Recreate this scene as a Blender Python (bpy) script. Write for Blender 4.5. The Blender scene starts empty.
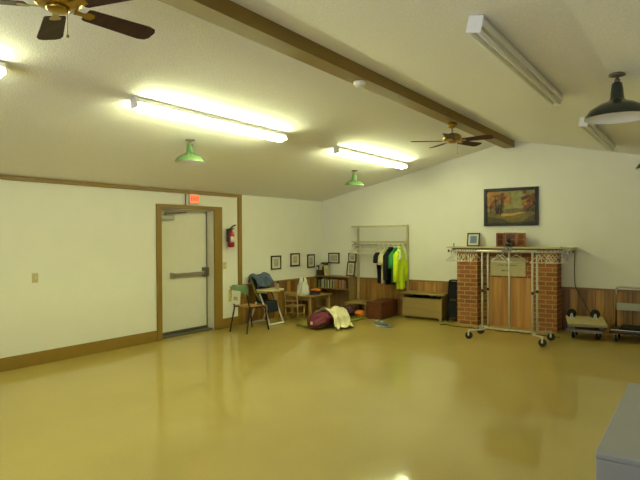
import bpy, math, random
from mathutils import Vector, Matrix, noise

random.seed(7)
S = bpy.context.scene
COL = S.collection
PI = math.pi

# ------------------------------------------------------------------ helpers
def srgb(r, g, b):
    def f(c):
        c /= 255.0
        return c / 12.92 if c <= 0.04045 else ((c + 0.055) / 1.055) ** 2.4
    return (f(r), f(g), f(b), 1.0)

class MB:
    """collects shapes given in world coordinates (or local ones when no thing is passed)"""
    def __init__(self, t=None):
        self.v, self.f, self.m, self.s = [], [], [], []
        self.o = Vector(t.location) if t is not None else Vector((0, 0, 0))
        self.X = None
    def add(self, vs, fs, mi=0, smooth=False):
        n = len(self.v)
        for p in vs:
            p = Vector(p)
            if self.X is not None:
                p = self.X @ p
            self.v.append(p - self.o)
        for q in fs:
            self.f.append([n + i for i in q]); self.m.append(mi); self.s.append(smooth)
    def box(self, a, b, mi=0):
        x0, y0, z0 = a; x1, y1, z1 = b
        vs = [(x0,y0,z0),(x1,y0,z0),(x1,y1,z0),(x0,y1,z0),(x0,y0,z1),(x1,y0,z1),(x1,y1,z1),(x0,y1,z1)]
        self.add(vs, [(3,2,1,0),(4,5,6,7),(0,1,5,4),(1,2,6,5),(2,3,7,6),(3,0,4,7)], mi)
    def obox(self, c, size, rot, mi=0):
        """oriented box: rot is a Matrix 3x3"""
        hx, hy, hz = [s / 2 for s in size]
        vs = [Vector(c) + rot @ Vector((sx*hx, sy*hy, sz*hz)) for sz in (-1, 1) for sx, sy in ((-1,-1),(1,-1),(1,1),(-1,1))]
        self.add(vs, [(3,2,1,0),(4,5,6,7),(0,1,5,4),(1,2,6,5),(2,3,7,6),(3,0,4,7)], mi)
    def prism(self, poly, d, mi=0):
        """poly: list of 3d points (planar), extruded along vector d"""
        n = len(poly); d = Vector(d)
        vs = [Vector(p) for p in poly] + [Vector(p) + d for p in poly]
        fs = [tuple(range(n))[::-1], tuple(range(n, 2*n))] + [(i, (i+1) % n, n+(i+1) % n, n+i) for i in range(n)]
        self.add(vs, fs, mi)
    def loft(self, rings, mi=0, cap=True, smooth=True, closed=True):
        n = len(rings[0]); vs = [p for r in rings for p in r]; fs = []
        for k in range(len(rings)-1):
            for i in range(n if closed else n-1):
                j = (i+1) % n
                fs.append((k*n+i, k*n+j, (k+1)*n+j, (k+1)*n+i))
        if cap:
            fs.append(tuple(range(n))[::-1]); fs.append(tuple((len(rings)-1)*n+i for i in range(n)))
        self.add(vs, fs, mi, smooth)
    def tube(self, pts, r, seg=10, mi=0, cyc=False):
        pts = [Vector(p) for p in pts]; n = len(pts)
        rs = r if isinstance(r, (list, tuple)) else [r]*n
        rings = []; up = None
        for i, p in enumerate(pts):
            if cyc:
                d = (pts[(i+1) % n] - pts[i-1]).normalized()
            else:
                a = pts[max(i-1, 0)]; b = pts[min(i+1, n-1)]; d = (b-a).normalized()
            if up is None:
                up = d.orthogonal().normalized()
            else:
                up = (up - d*up.dot(d))
                up = up.normalized() if up.length > 1e-6 else d.orthogonal().normalized()
            w = d.cross(up)
            rings.append([p + (up*math.cos(2*PI*k/seg) + w*math.sin(2*PI*k/seg))*rs[i] for k in range(seg)])
        if cyc:
            rings.append(rings[0])
        self.loft(rings, mi, cap=not cyc)
    def lathe(self, prof, c=(0,0,0), seg=28, mi=0, axis='z', cap=True):
        c = Vector(c); rings = []
        for r, h in prof:
            ring = []
            for k in range(seg):
                a = 2*PI*k/seg; x, y = r*math.cos(a), r*math.sin(a)
                ring.append(c + (Vector((x, y, h)) if axis == 'z' else Vector((h, x, y)) if axis == 'x' else Vector((y, h, x))))
            rings.append(ring)
        self.loft(rings, mi, cap=cap)
    def grid(self, fn, nu, nv, mi=0, smooth=True):
        vs = [fn(i/nu, j/nv) for j in range(nv+1) for i in range(nu+1)]
        fs = [(j*(nu+1)+i, j*(nu+1)+i+1, (j+1)*(nu+1)+i+1, (j+1)*(nu+1)+i) for j in range(nv) for i in range(nu)]
        self.add(vs, fs, mi, smooth)
    def sphere(self, c, r, seg=16, rings=10, mi=0, sc=(1,1,1)):
        prof = []
        vs, fs = [], []
        c = Vector(c)
        rr = []
        for k in range(rings+1):
            a = -PI/2 + PI*k/rings
            rad = max(math.cos(a)*r, r*0.02)
            rr.append([c + Vector((rad*math.cos(2*PI*i/seg)*sc[0], rad*math.sin(2*PI*i/seg)*sc[1], r*math.sin(a)*sc[2])) for i in range(seg)])
        self.loft(rr, mi)

def fillet(pts, r, n=5):
    """round the inner corners of a polyline"""
    pts = [Vector(p) for p in pts]; out = [pts[0]]
    for i in range(1, len(pts)-1):
        a, b, c = pts[i-1], pts[i], pts[i+1]
        d1 = (a-b); d2 = (c-b); q = min(r, d1.length*.45, d2.length*.45)
        p1 = b + d1.normalized()*q; p2 = b + d2.normalized()*q
        for k in range(n+1):
            t = k/n; out.append(p1*(1-t)**2 + b*2*t*(1-t) + p2*t*t)
    out.append(pts[-1]); return out

def obj(name, mb, mats, parent=None, bevel=0.0, solid=0.0, sub=0):
    me = bpy.data.meshes.new(name)
    me.from_pydata([tuple(p) for p in mb.v], [], mb.f)
    if not isinstance(mats, (list, tuple)):
        mats = [mats]
    for m in mats:
        me.materials.append(m)
    for p, mi, s in zip(me.polygons, mb.m, mb.s):
        p.material_index = mi; p.use_smooth = s
    me.update()
    o = bpy.data.objects.new(name, me); COL.objects.link(o)
    if parent is not None:
        o.parent = parent
    else:
        o.location = mb.o
    if solid:
        s = o.modifiers.new('solid', 'SOLIDIFY'); s.thickness = solid; s.offset = 0
    if sub:
        s = o.modifiers.new('sub', 'SUBSURF'); s.levels = sub; s.render_levels = sub
    if bevel:
        b = o.modifiers.new('bevel', 'BEVEL'); b.width = bevel; b.segments = 2; b.limit_method = 'ANGLE'; b.angle_limit = math.radians(50)
    return o

def tag(o, label, cat, group=None, kind=None):
    o['label'] = label; o['category'] = cat
    if group: o['group'] = group
    if kind: o['kind'] = kind
    return o

def thing(name, label, cat, loc=(0,0,0), group=None, rz=0.0, kind=None):
    o = bpy.data.objects.new(name, None); COL.objects.link(o)
    o.empty_display_size = .05
    o.location = loc; o.rotation_euler = (0, 0, rz)
    return tag(o, label, cat, group, kind)

def dup(root, loc, rot=None, label=None, group=None):
    c = root.copy(); COL.objects.link(c); c.location = loc
    if rot is not None: c.rotation_euler = rot
    if label: c['label'] = label
    if group: c['group'] = group
    for ch in list(root.children):
        d = ch.copy(); COL.objects.link(d); d.parent = c
        for g in list(ch.children):
            e = g.copy(); COL.objects.link(e); e.parent = d
    return c

def rotz(a): return Matrix.Rotation(a, 3, 'Z')

# ------------------------------------------------------------------ materials
def nodes(m):
    m.use_nodes = True
    nt = m.node_tree; b = nt.nodes.get('Principled BSDF')
    return nt, nt.nodes, nt.links, b

def mat(name, c, rough=.5, metal=0.0, var=.06, scale=12.0, bump=0.0, bscale=80.0, spec=None, coat=0.0, stretch=None):
    """plain procedural material: a base colour with gentle noise variation and an optional fine bump"""
    m = bpy.data.materials.new(name); nt, N, Lk, b = nodes(m)
    c = c if len(c) == 4 else srgb(*c)
    tc = N.new('ShaderNodeTexCoord')
    mp = N.new('ShaderNodeMapping'); Lk.new(tc.outputs['Object'], mp.inputs['Vector'])
    if stretch: mp.inputs['Scale'].default_value = stretch
    nz = N.new('ShaderNodeTexNoise'); nz.inputs['Scale'].default_value = scale; nz.inputs['Detail'].default_value = 4
    Lk.new(mp.outputs[0], nz.inputs['Vector'])
    rp = N.new('ShaderNodeValToRGB')
    rp.color_ramp.elements[0].position = .3; rp.color_ramp.elements[1].position = .7
    lo = [max(0, x*(1-var)) for x in c[:3]]; hi = [min(1, x*(1+var)) for x in c[:3]]
    rp.color_ramp.elements[0].color = (*lo, 1); rp.color_ramp.elements[1].color = (*hi, 1)
    Lk.new(nz.outputs['Fac'], rp.inputs['Fac']); Lk.new(rp.outputs['Color'], b.inputs['Base Color'])
    b.inputs['Roughness'].default_value = rough; b.inputs['Metallic'].default_value = metal
    if spec is not None: b.inputs['Specular IOR Level'].default_value = spec
    if coat: b.inputs['Coat Weight'].default_value = coat; b.inputs['Coat Roughness'].default_value = .12
    if bump:
        n2 = N.new('ShaderNodeTexNoise'); n2.inputs['Scale'].default_value = bscale; n2.inputs['Detail'].default_value = 3
        Lk.new(mp.outputs[0], n2.inputs['Vector'])
        bp = N.new('ShaderNodeBump'); bp.inputs['Strength'].default_value = bump; bp.inputs['Distance'].default_value = .01
        Lk.new(n2.outputs['Fac'], bp.inputs['Height']); Lk.new(bp.outputs['Normal'], b.inputs['Normal'])
    return m

def wood(name, c1, c2, rough=.45, axis='z', scale=3.0, board=0.0, along='x', groove=.02, vary=.35):
    """grain along `axis`; board>0 splits the surface into boards of that width along `along` (x and y added)"""
    m = bpy.data.materials.new(name); nt, N, Lk, b = nodes(m)
    c1, c2 = srgb(*c1), srgb(*c2)
    tc = N.new('ShaderNodeTexCoord'); sp = N.new('ShaderNodeSeparateXYZ'); Lk.new(tc.outputs['Object'], sp.inputs[0])
    add = N.new('ShaderNodeMath'); add.operation = 'ADD'; Lk.new(sp.outputs['X'], add.inputs[0]); Lk.new(sp.outputs['Y'], add.inputs[1])
    mp = N.new('ShaderNodeMapping'); st = {'x': (.6, 9, 9), 'y': (9, .6, 9), 'z': (9, 9, .6)}[axis]
    mp.inputs['Scale'].default_value = st
    off = N.new('ShaderNodeVectorMath'); off.operation = 'ADD'
    Lk.new(tc.outputs['Object'], off.inputs[0]); Lk.new(off.outputs[0], mp.inputs['Vector'])
    nz = N.new('ShaderNodeTexNoise'); nz.inputs['Scale'].default_value = scale; nz.inputs['Detail'].default_value = 6; nz.inputs['Distortion'].default_value = .6
    Lk.new(mp.outputs[0], nz.inputs['Vector'])
    rp = N.new('ShaderNodeValToRGB'); rp.color_ramp.elements[0].position = .32; rp.color_ramp.elements[1].position = .68
    rp.color_ramp.elements[0].color = c1; rp.color_ramp.elements[1].color = c2
    Lk.new(nz.outputs['Fac'], rp.inputs['Fac'])
    out = rp.outputs['Color']
    if board:
        dv = N.new('ShaderNodeMath'); dv.operation = 'DIVIDE'; Lk.new(add.outputs[0], dv.inputs[0]); dv.inputs[1].default_value = board
        fl = N.new('ShaderNodeMath'); fl.operation = 'FLOOR'; Lk.new(dv.outputs[0], fl.inputs[0])
        fr = N.new('ShaderNodeMath'); fr.operation = 'FRACT'; Lk.new(dv.outputs[0], fr.inputs[0])
        wn = N.new('ShaderNodeTexWhiteNoise'); wn.noise_dimensions = '1D'; Lk.new(fl.outputs[0], wn.inputs['W'])
        Lk.new(wn.outputs['Color'], off.inputs[1])
        mr = N.new('ShaderNodeMapRange'); Lk.new(wn.outputs['Value'], mr.inputs['Value'])
        mr.inputs['To Min'].default_value = 1-vary; mr.inputs['To Max'].default_value = 1+vary
        mx = N.new('ShaderNodeVectorMath'); mx.operation = 'SCALE'; Lk.new(out, mx.inputs[0]); Lk.new(mr.outputs[0], mx.inputs['Scale'])
        lt = N.new('ShaderNodeMath'); lt.operation = 'GREATER_THAN'; Lk.new(fr.outputs[0], lt.inputs[0]); lt.inputs[1].default_value = groove/board*.35
        m2 = N.new('ShaderNodeMapRange'); Lk.new(lt.outputs[0], m2.inputs['Value']); m2.inputs['To Min'].default_value = .35
        m3 = N.new('ShaderNodeVectorMath'); m3.operation = 'SCALE'; Lk.new(mx.outputs[0], m3.inputs[0]); Lk.new(m2.outputs[0], m3.inputs['Scale'])
        out = m3.outputs[0]
    Lk.new(out, b.inputs['Base Color'])
    b.inputs['Roughness'].default_value = rough
    bp = N.new('ShaderNodeBump'); bp.inputs['Strength'].default_value = .08; Lk.new(nz.outputs['Fac'], bp.inputs['Height']); Lk.new(bp.outputs['Normal'], b.inputs['Normal'])
    return m

def brick(name):
    m = bpy.data.materials.new(name); nt, N, Lk, b = nodes(m)
    tc = N.new('ShaderNodeTexCoord'); sp = N.new('ShaderNodeSeparateXYZ'); Lk.new(tc.outputs['Object'], sp.inputs[0])
    add = N.new('ShaderNodeMath'); add.operation = 'ADD'; Lk.new(sp.outputs['X'], add.inputs[0]); Lk.new(sp.outputs['Y'], add.inputs[1])
    cb = N.new('ShaderNodeCombineXYZ'); Lk.new(add.outputs[0], cb.inputs['X']); Lk.new(sp.outputs['Z'], cb.inputs['Y'])
    br = N.new('ShaderNodeTexBrick'); Lk.new(cb.outputs[0], br.inputs['Vector'])
    br.inputs['Color1'].default_value = srgb(158, 98, 50); br.inputs['Color2'].default_value = srgb(132, 78, 42)
    br.inputs['Mortar'].default_value = srgb(176, 146, 96)
    br.inputs['Scale'].default_value = 1.0; br.inputs['Brick Width'].default_value = .21; br.inputs['Row Height'].default_value = .075
    br.inputs['Mortar Size'].default_value = .009; br.inputs['Mortar Smooth'].default_value = .2
    nz = N.new('ShaderNodeTexNoise'); nz.inputs['Scale'].default_value = 30; Lk.new(tc.outputs['Object'], nz.inputs['Vector'])
    mr = N.new('ShaderNodeMapRange'); Lk.new(nz.outputs['Fac'], mr.inputs['Value']); mr.inputs['To Min'].default_value = .75; mr.inputs['To Max'].default_value = 1.25
    sc = N.new('ShaderNodeVectorMath'); sc.operation = 'SCALE'; Lk.new(br.outputs['Color'], sc.inputs[0]); Lk.new(mr.outputs[0], sc.inputs['Scale'])
    Lk.new(sc.outputs[0], b.inputs['Base Color']); b.inputs['Roughness'].default_value = .85
    bp = N.new('ShaderNodeBump'); bp.invert = True; bp.inputs['Strength'].default_value = .6; bp.inputs['Distance'].default_value = .01
    Lk.new(br.outputs['Fac'], bp.inputs['Height']); Lk.new(bp.outputs['Normal'], b.inputs['Normal'])
    return m

def emit(name, c, s):
    m = bpy.data.materials.new(name); nt, N, Lk, b = nodes(m)
    b.inputs['Base Color'].default_value = (*c[:3], 1)
    b.inputs['Emission Color'].default_value = (*c[:3], 1); b.inputs['Emission Strength'].default_value = s
    return m

TUBE_COL = (.92, 1.0, .55)
M = {}
M['wall'] = mat('cream wall paint', (236, 233, 220), .6, var=.015, scale=3, bump=.08, bscale=140)
M['ceil'] = mat('popcorn ceiling', (240, 237, 233), .95, var=.06, scale=75, bump=.55, bscale=80)
M['trim'] = mat('mustard brown trim paint', (138, 108, 42), .4, var=.05, scale=6)
M['beam'] = mat('beam paint', (134, 110, 46), .5, var=.06, scale=5, stretch=(4, .5, 4))
M['wains'] = wood('knotty wainscot boards', (128, 88, 40), (176, 132, 68), .4, 'z', 2.2, board=.13, groove=.02, vary=.42)
M['cap'] = mat('wainscot cap', (140, 104, 60), .45, var=.1, scale=8)
M['brick'] = brick('fireplace brick')
M['white'] = mat('white enamel', (232, 230, 222), .35, var=.01)
M['offwhite'] = mat('off white paint', (214, 208, 190), .45, var=.03)
M['door'] = mat('door paint', (226, 222, 204), .4, var=.02, scale=5, bump=.03, bscale=120)
M['grey'] = mat('grey metal', (128, 124, 112), .35, .8, var=.05)
M['alu'] = mat('brushed aluminium', (176, 172, 160), .35, .9, var=.05, stretch=(1, 1, 12))
M['chrome'] = mat('chrome tube', (196, 192, 184), .18, 1.0, var=.03)
M['zinc'] = mat('zinc plated tube', (206, 202, 188), .3, .25, var=.06)
M['black'] = mat('black plastic', (16, 15, 15), .55, var=.1)
M['rubber'] = mat('black rubber', (20, 20, 20), .7, var=.1)
M['dark'] = mat('dark metal', (44, 38, 32), .4, .4, var=.1)
M['brass'] = mat('polished brass', (166, 136, 66), .28, 1.0, var=.08)
M['blade'] = wood('dark walnut blade', (46, 26, 16), (72, 40, 24), .75, 'x', 2.0)
M['tin'] = mat('galvanised fitting', (120, 108, 92), .5, .6)
M['green'] = mat('green enamel', (84, 110, 66), .22, var=.05, coat=.5)
M['dgreen'] = mat('dark green enamel', (30, 42, 38), .25, var=.05, coat=.5)
M['red'] = mat('red enamel', (176, 28, 30), .25, var=.05, coat=.4)
M['ivory'] = mat('ivory plastic', (206, 190, 140), .4, var=.02)
M['tube_on'] = emit('lit fluorescent tube', TUBE_COL, 60.0)
M['tube_off'] = mat('unlit fluorescent tube', (224, 220, 206), .3, var=.02)
M['exit'] = emit('exit sign face', srgb(255, 130, 85), .75)
M['exitred'] = emit('exit sign letters', srgb(255, 60, 40), .7)
M['wood'] = wood('honey wood', (140, 112, 62), (172, 142, 88), .4, 'x', 2.5)
M['woodz'] = wood('honey wood upright', (150, 116, 62), (184, 150, 90), .4, 'z', 2.5)
M['seatwood'] = wood('chair plywood', (150, 112, 60), (178, 140, 84), .35, 'y', 2.5)
M['shelfwood'] = wood('bookcase wood', (126, 100, 56), (158, 126, 74), .45, 'z', 2.2)
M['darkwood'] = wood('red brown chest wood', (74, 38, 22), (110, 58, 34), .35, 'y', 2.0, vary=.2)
M['tanwood'] = wood('tan painted wood', (140, 118, 66), (156, 132, 78), .5, 'x', 1.6)
M['panel'] = wood('pine plywood', (150, 100, 46), (200, 148, 82), .45, 'z', 1.2)
M['mantel'] = wood('pale mantel wood', (194, 180, 128), (210, 196, 146), .45, 'x', 2)
M['carved'] = wood('carved reddish wood', (120, 70, 30), (160, 100, 46), .4, 'z', 4)
M['plaque'] = mat('cream plaque', (196, 184, 138), .5, var=.04)
M['ink'] = mat('faded ink', (120, 106, 66), .7)
M['frameblk'] = mat('dark picture frame', (22, 15, 11), .55, var=.1)
M['framebrn'] = mat('brown picture frame', (58, 32, 20), .5, var=.15)
M['matboard'] = mat('picture mat board', (220, 212, 184), .7, var=.02)
M['print'] = mat('pen sketch print', (176, 170, 146), .7, var=.35, scale=22)
M['bluepic'] = mat('blue landscape print', (92, 122, 160), .5, var=.25, scale=14)
M['hook'] = mat('steel hanger hook', (92, 88, 78), .4, .5)
M['hanger'] = mat('white plastic hanger', (226, 222, 206), .3, var=.02)
M['hivis'] = mat('fluorescent yellow cloth', (214, 244, 30), .65, var=.08, scale=9, bump=.2, bscale=40)
M['reflect'] = mat('silver reflective tape', (244, 246, 240), .35, 0.0, var=.03)
M['blackcloth'] = mat('black cloth', (13, 13, 16), .95, var=.2, bump=.2, bscale=50)
M['greencloth'] = mat('green cloth', (40, 132, 62), .8, var=.12, bump=.2, bscale=50)
M['creamcloth'] = mat('cream cloth', (216, 206, 164), .85, var=.06, bump=.2, bscale=50)
M['sheet'] = mat('cream bed sheet', (232, 222, 180), .85, var=.05, scale=8, bump=.15, bscale=30)
M['maroon'] = mat('maroon nylon', (104, 22, 48), .5, var=.18, scale=14, bump=.3, bscale=24)
M['dmaroon'] = mat('dark maroon fabric', (66, 18, 34), .7, var=.15)
M['orange'] = mat('orange cloth', (226, 128, 30), .7, var=.08)
M['olive'] = mat('olive foam mat', (134, 136, 50), .7, var=.06)
M['denim'] = mat('blue grey jacket cloth', (78, 90, 110), .85, var=.2, scale=10, bump=.25, bscale=30)
M['navy'] = mat('dark blue vinyl', (28, 36, 48), .45, var=.15)
M['tray'] = mat('cream tray plastic', (214, 200, 150), .35, var=.03)
M['sheetgreen'] = mat('pale green paper', (120, 156, 116), .6, var=.1)
M['paper'] = mat('white paper', (226, 224, 204), .6, var=.03)
M['paperyel'] = mat('yellowed leaflet', (206, 192, 110), .6, var=.15)
M['plastic'] = mat('white plastic bag', (226, 226, 216), .35, var=.03)
M['sneaker'] = mat('grey sneaker fabric', (120, 122, 122), .7, var=.25, scale=30)
M['sole'] = mat('pale rubber sole', (196, 196, 190), .6)
M['bluecloth'] = mat('slate blue cloth', (92, 104, 128), .8)
M['laminate'] = mat('grey white laminate', (164, 164, 170), .5, var=.015)
M['cartboard'] = mat('pale painted plywood', (190, 178, 124), .5, var=.08)
M['vinyl'] = mat('pale grey green vinyl', (168, 166, 136), .25, var=.05)
M['beige'] = mat('beige enamelled metal', (192, 180, 138), .4, .1, var=.04)
M['greybow'] = mat('grey ribbon', (150, 144, 132), .35, .2)
M['olivevinyl'] = mat('olive vinyl', (122, 116, 52), .5)
M['cord'] = mat('dark cord', (52, 44, 26), .6)
M['bottle'] = mat('grey bottle plastic', (150, 150, 130), .3)

# floor: waxed speckled vinyl
def floor_mat():
    m = bpy.data.materials.new('waxed tan vinyl'); nt, N, Lk, b = nodes(m)
    tc = N.new('ShaderNodeTexCoord')
    n1 = N.new('ShaderNodeTexNoise'); n1.inputs['Scale'].default_value = 1.1; n1.inputs['Detail'].default_value = 4
    n2 = N.new('ShaderNodeTexNoise'); n2.inputs['Scale'].default_value = 90; n2.inputs['Detail'].default_value = 2
    for n in (n1, n2): Lk.new(tc.outputs['Object'], n.inputs['Vector'])
    r1 = N.new('ShaderNodeValToRGB'); r1.color_ramp.elements[0].position = .3; r1.color_ramp.elements[1].position = .75
    r1.color_ramp.elements[0].color = srgb(175, 153, 72); r1.color_ramp.elements[1].color = srgb(184, 162, 81)
    Lk.new(n1.outputs['Fac'], r1.inputs['Fac'])
    mr = N.new('ShaderNodeMapRange'); Lk.new(n2.outputs['Fac'], mr.inputs['Value']); mr.inputs['To Min'].default_value = .82; mr.inputs['To Max'].default_value = 1.16
    sc = N.new('ShaderNodeVectorMath'); sc.operation = 'SCALE'; Lk.new(r1.outputs['Color'], sc.inputs[0]); Lk.new(mr.outputs[0], sc.inputs['Scale'])
    Lk.new(sc.outputs[0], b.inputs['Base Color'])
    b.inputs['Roughness'].default_value = .55
    b.inputs['Coat Weight'].default_value = .75; b.inputs['Coat Roughness'].default_value = .085
    n3 = N.new('ShaderNodeTexNoise'); n3.inputs['Scale'].default_value = 5; n3.inputs['Detail'].default_value = 3
    Lk.new(tc.outputs['Object'], n3.inputs['Vector'])
    bp = N.new('ShaderNodeBump'); bp.inputs['Strength'].default_value = .04; bp.inputs['Distance'].default_value = .02
    Lk.new(n3.outputs['Fac'], bp.inputs['Height']); Lk.new(bp.outputs['Normal'], b.inputs['Coat Normal'])
    return m
M['floor'] = floor_mat()

def pane_mat():
    m = bpy.data.materials.new('window glass'); nt, N, Lk, b = nodes(m)
    N.remove(b)
    tr = N.new('ShaderNodeBsdfTransparent'); gl = N.new('ShaderNodeBsdfGlossy'); gl.inputs['Roughness'].default_value = .02
    fr = N.new('ShaderNodeFresnel'); mx = N.new('ShaderNodeMixShader')
    Lk.new(fr.outputs[0], mx.inputs[0]); Lk.new(tr.outputs[0], mx.inputs[1]); Lk.new(gl.outputs[0], mx.inputs[2])
    Lk.new(mx.outputs[0], N['Material Output'].inputs['Surface'])
    return m
M['pane'] = pane_mat()

# ------------------------------------------------------------------ the room
W, L, Z0, ZR, XR, YF = 8.153, 9.70, 2.342, 3.249, 4.0765, -3.2
SL = (ZR-Z0)/XR; TH = math.atan(SL)
def zc(x): return Z0 + SL*x if x <= XR else Z0 + SL*(2*XR-x)

def struct(name, mb, m, label, cat, bevel=0.0):
    o = obj(name, mb, m, None, bevel); return tag(o, label, cat, None, 'structure')

b = MB(); b.box((-.35, YF-.2, -.15), (W+.2, L+.2, 0)); struct('floor', b, M['floor'], 'waxed tan vinyl floor of the whole hall', 'floor')
b = MB()
b.prism([(-.35, YF-.2, Z0-SL*.35), (XR, YF-.2, ZR), (XR, YF-.2, ZR+.15), (-.35, YF-.2, Z0-SL*.35+.15)], (0, L-YF+.4, 0))
b.prism([(XR, YF-.2, ZR), (W+.2, YF-.2, Z0-SL*.2), (W+.2, YF-.2, Z0-SL*.2+.15), (XR, YF-.2, ZR+.15)], (0, L-YF+.4, 0))
struct('ceiling', b, M['ceil'], 'textured off-white gabled ceiling sloping both ways', 'ceiling')

DY0, DY1, DZ = 5.372, 6.474, 2.035
b = MB()
b.box((-.25, YF-.1, 0), (0, DY0, Z0)); b.box((-.25, DY1, 0), (0, L+.15, Z0)); b.box((-.25, DY0, DZ), (0, DY1, Z0))
struct('wall_left', b, M['wall'], 'long cream wall with the exit door', 'wall')
b = MB(); b.prism([(-.2, L, 0), (W+.15, L, 0), (W+.15, L, Z0-SL*.15), (XR, L, ZR), (-.2, L, Z0-SL*.2)], (0, .15, 0))
struct('wall_back', b, M['wall'], 'cream gable wall behind the fireplace', 'wall')
b = MB(); b.box((W, YF-.1, 0), (W+.15, L+.15, Z0)); struct('wall_right', b, M['wall'], 'cream side wall beyond the right edge', 'wall')
WX0, WX1, WZ0, WZ1 = 3.2, 6.9, .25, 2.15
b = MB()
b.box((-.2, YF-.15, 0), (WX0, YF, Z0)); b.box((WX1, YF-.15, 0), (W+.15, YF, Z0))
b.box((WX0, YF-.15, 0), (WX1, YF, WZ0)); b.box((WX0, YF-.15, WZ1), (WX1, YF, Z0))
b.prism([(0, YF-.15, Z0), (W, YF-.15, Z0), (XR, YF-.15, ZR)], (0, .15, 0))
struct('wall_front', b, M['wall'], 'cream gable wall behind the camera with a window', 'wall')
w = thing('window_1', 'wide white framed window behind the camera', 'window', ((WX0+WX1)/2, YF-.08, WZ0), kind='structure')
b = MB(w)
for x in (WX0+.03, WX0+1.27, WX0+2.53, WX1-.03): b.box((x-.03, YF-.12, WZ0), (x+.03, YF-.04, WZ1))
for z in (WZ0+.03, WZ1-.03): b.box((WX0, YF-.12, z-.03), (WX1, YF-.04, z+.03))
obj('window_frame', b, M['white'], w)
b = MB(w); b.box((WX0+.05, YF-.085, WZ0+.05), (WX1-.05, YF-.08, WZ1-.05)); obj('pane', b, M['pane'], w)

# trims on the left wall
b = MB(); b.box((0, YF, .0), (.022, 5.28, .163)); struct('baseboard_left', b, M['trim'], 'tall mustard brown baseboard left of the exit door', 'baseboard', .004)
b = MB(); b.box((0, 6.655, .0), (.022, 7.06, .163)); struct('baseboard_left_end', b, M['trim'], 'short mustard baseboard under the fire extinguisher', 'baseboard', .004)
b = MB(); b.box((0, YF, Z0-.055), (.03, 7.145, Z0-.002)); struct('trim_1', b, M['trim'], 'thin mustard strip along top of the left wall', 'trim', .003)
b = MB(); b.box((0, 7.055, 0), (.03, 7.145, Z0-.055)); struct('trim_2', b, M['trim'], 'vertical mustard strip right of the fire extinguisher', 'trim', .003)
b = MB(); b.box((0, 7.145, 0), (.018, L, .69)); struct('trim_3', b, M['wains'], 'board wainscot on the left wall behind the high chair', 'wainscot')
b = MB(); b.box((0, 7.145, .69), (.03, L, .722)); struct('trim_4', b, M['cap'], 'cap rail of the left wall wainscot', 'trim', .004)
b = MB(); b.box((.018, L-.018, 0), (3.2, L, .69)); b.box((4.89, L-.018, 0), (W, L, .69)); struct('trim_5', b, M['wains'], 'board wainscot along the back wall', 'wainscot')
b = MB(); b.box((.03, L-.03, .69), (3.2, L, .722)); b.box((4.89, L-.03, .69), (W, L, .722)); struct('trim_6', b, M['cap'], 'cap rail of the back wall wainscot', 'trim', .004)

# ridge beam
bm_ = thing('ceiling_beam', 'long brown painted beam running along the ceiling ridge', 'beam', (4.03, 3.0, 3.1), kind='structure')
b = MB(bm_); b.prism([(3.955, YF, 3.12), (4.125, YF, 3.12), (4.125, YF, zc(4.125)+.005), (XR, YF, ZR+.005), (3.955, YF, zc(3.955)+.005)], (0, L-YF, 0)); obj('beam_board', b, M['beam'], bm_)
b = MB(bm_); b.prism([(3.915, YF, 3.135), (3.955, YF, 3.135), (3.955, YF, zc(3.955)+.005), (3.915, YF, zc(3.915)+.005)], (0, L-YF, 0)); obj('edge_strip', b, M['trim'], bm_)

# exit door
d = thing('door_1', 'cream steel exit door in a mustard frame', 'door', (-.1, 5.92, 0), kind='structure')
b = MB(d)
b.box((0, 5.283, 0), (.03, DY0, 2.1)); b.box((0, DY1, 0), (.03, 6.655, 2.1)); b.box((0, DY0, DZ), (.03, DY1, 2.1))
obj('door_casing', b, M['trim'], d, .003)
b = MB(d)
b.box((-.2, DY1-.012, 0), (-.003, DY1, DZ)); b.box((-.2, DY0, 0), (-.003, DY0+.012, DZ)); b.box((-.2, DY0, DZ-.012), (-.003, DY1, DZ))
obj('door_jamb', b, M['offwhite'], d)
b = MB(d); b.box((-.2, DY0+.014, .03), (-.15, DY1-.03, DZ-.013)); obj('door_leaf', b, M['door'], d, .004)
b = MB(d); b.box((-.2, DY1-.03, .03), (-.145, DY1-.012, DZ-.02)); obj('weatherstrip', b, M['grey'], d)
b = MB(d); b.box((-.2, DY0+.012, 0), (-.02, DY1-.012, .03)); obj('threshold', b, M['grey'], d, .004)
b = MB(d); b.box((-.15, DY0+.02, .035), (-.14, DY1-.04, .075)); obj('door_sweep', b, M['grey'], d)
b = MB(d); b.box((-.15, 5.70, .945), (-.09, 6.36, 1.005)); obj('panic_bar', b, M['alu'], d, .006)
b = MB(d); b.box((-.15, 6.34, .92), (-.075, 6.44, 1.07)); obj('latch_box', b, M['grey'], d, .008)
b = MB(d); b.box((-.15, 5.665, .935), (-.08, 5.71, 1.015)); obj('bar_end', b, M['alu'], d, .006)
b = MB(d); b.box((-.15, 5.43, 1.86), (-.085, 5.72, 1.935)); obj('closer_body', b, M['alu'], d, .01)
b = MB(d); b.tube([(-.115, 5.55, 1.935), (-.115, 5.55, 1.965), (-.06, 5.8, 1.975), (-.12, 5.98, 1.99)], .012, 8); obj('closer_arm', b, M['grey'], d)

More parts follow.
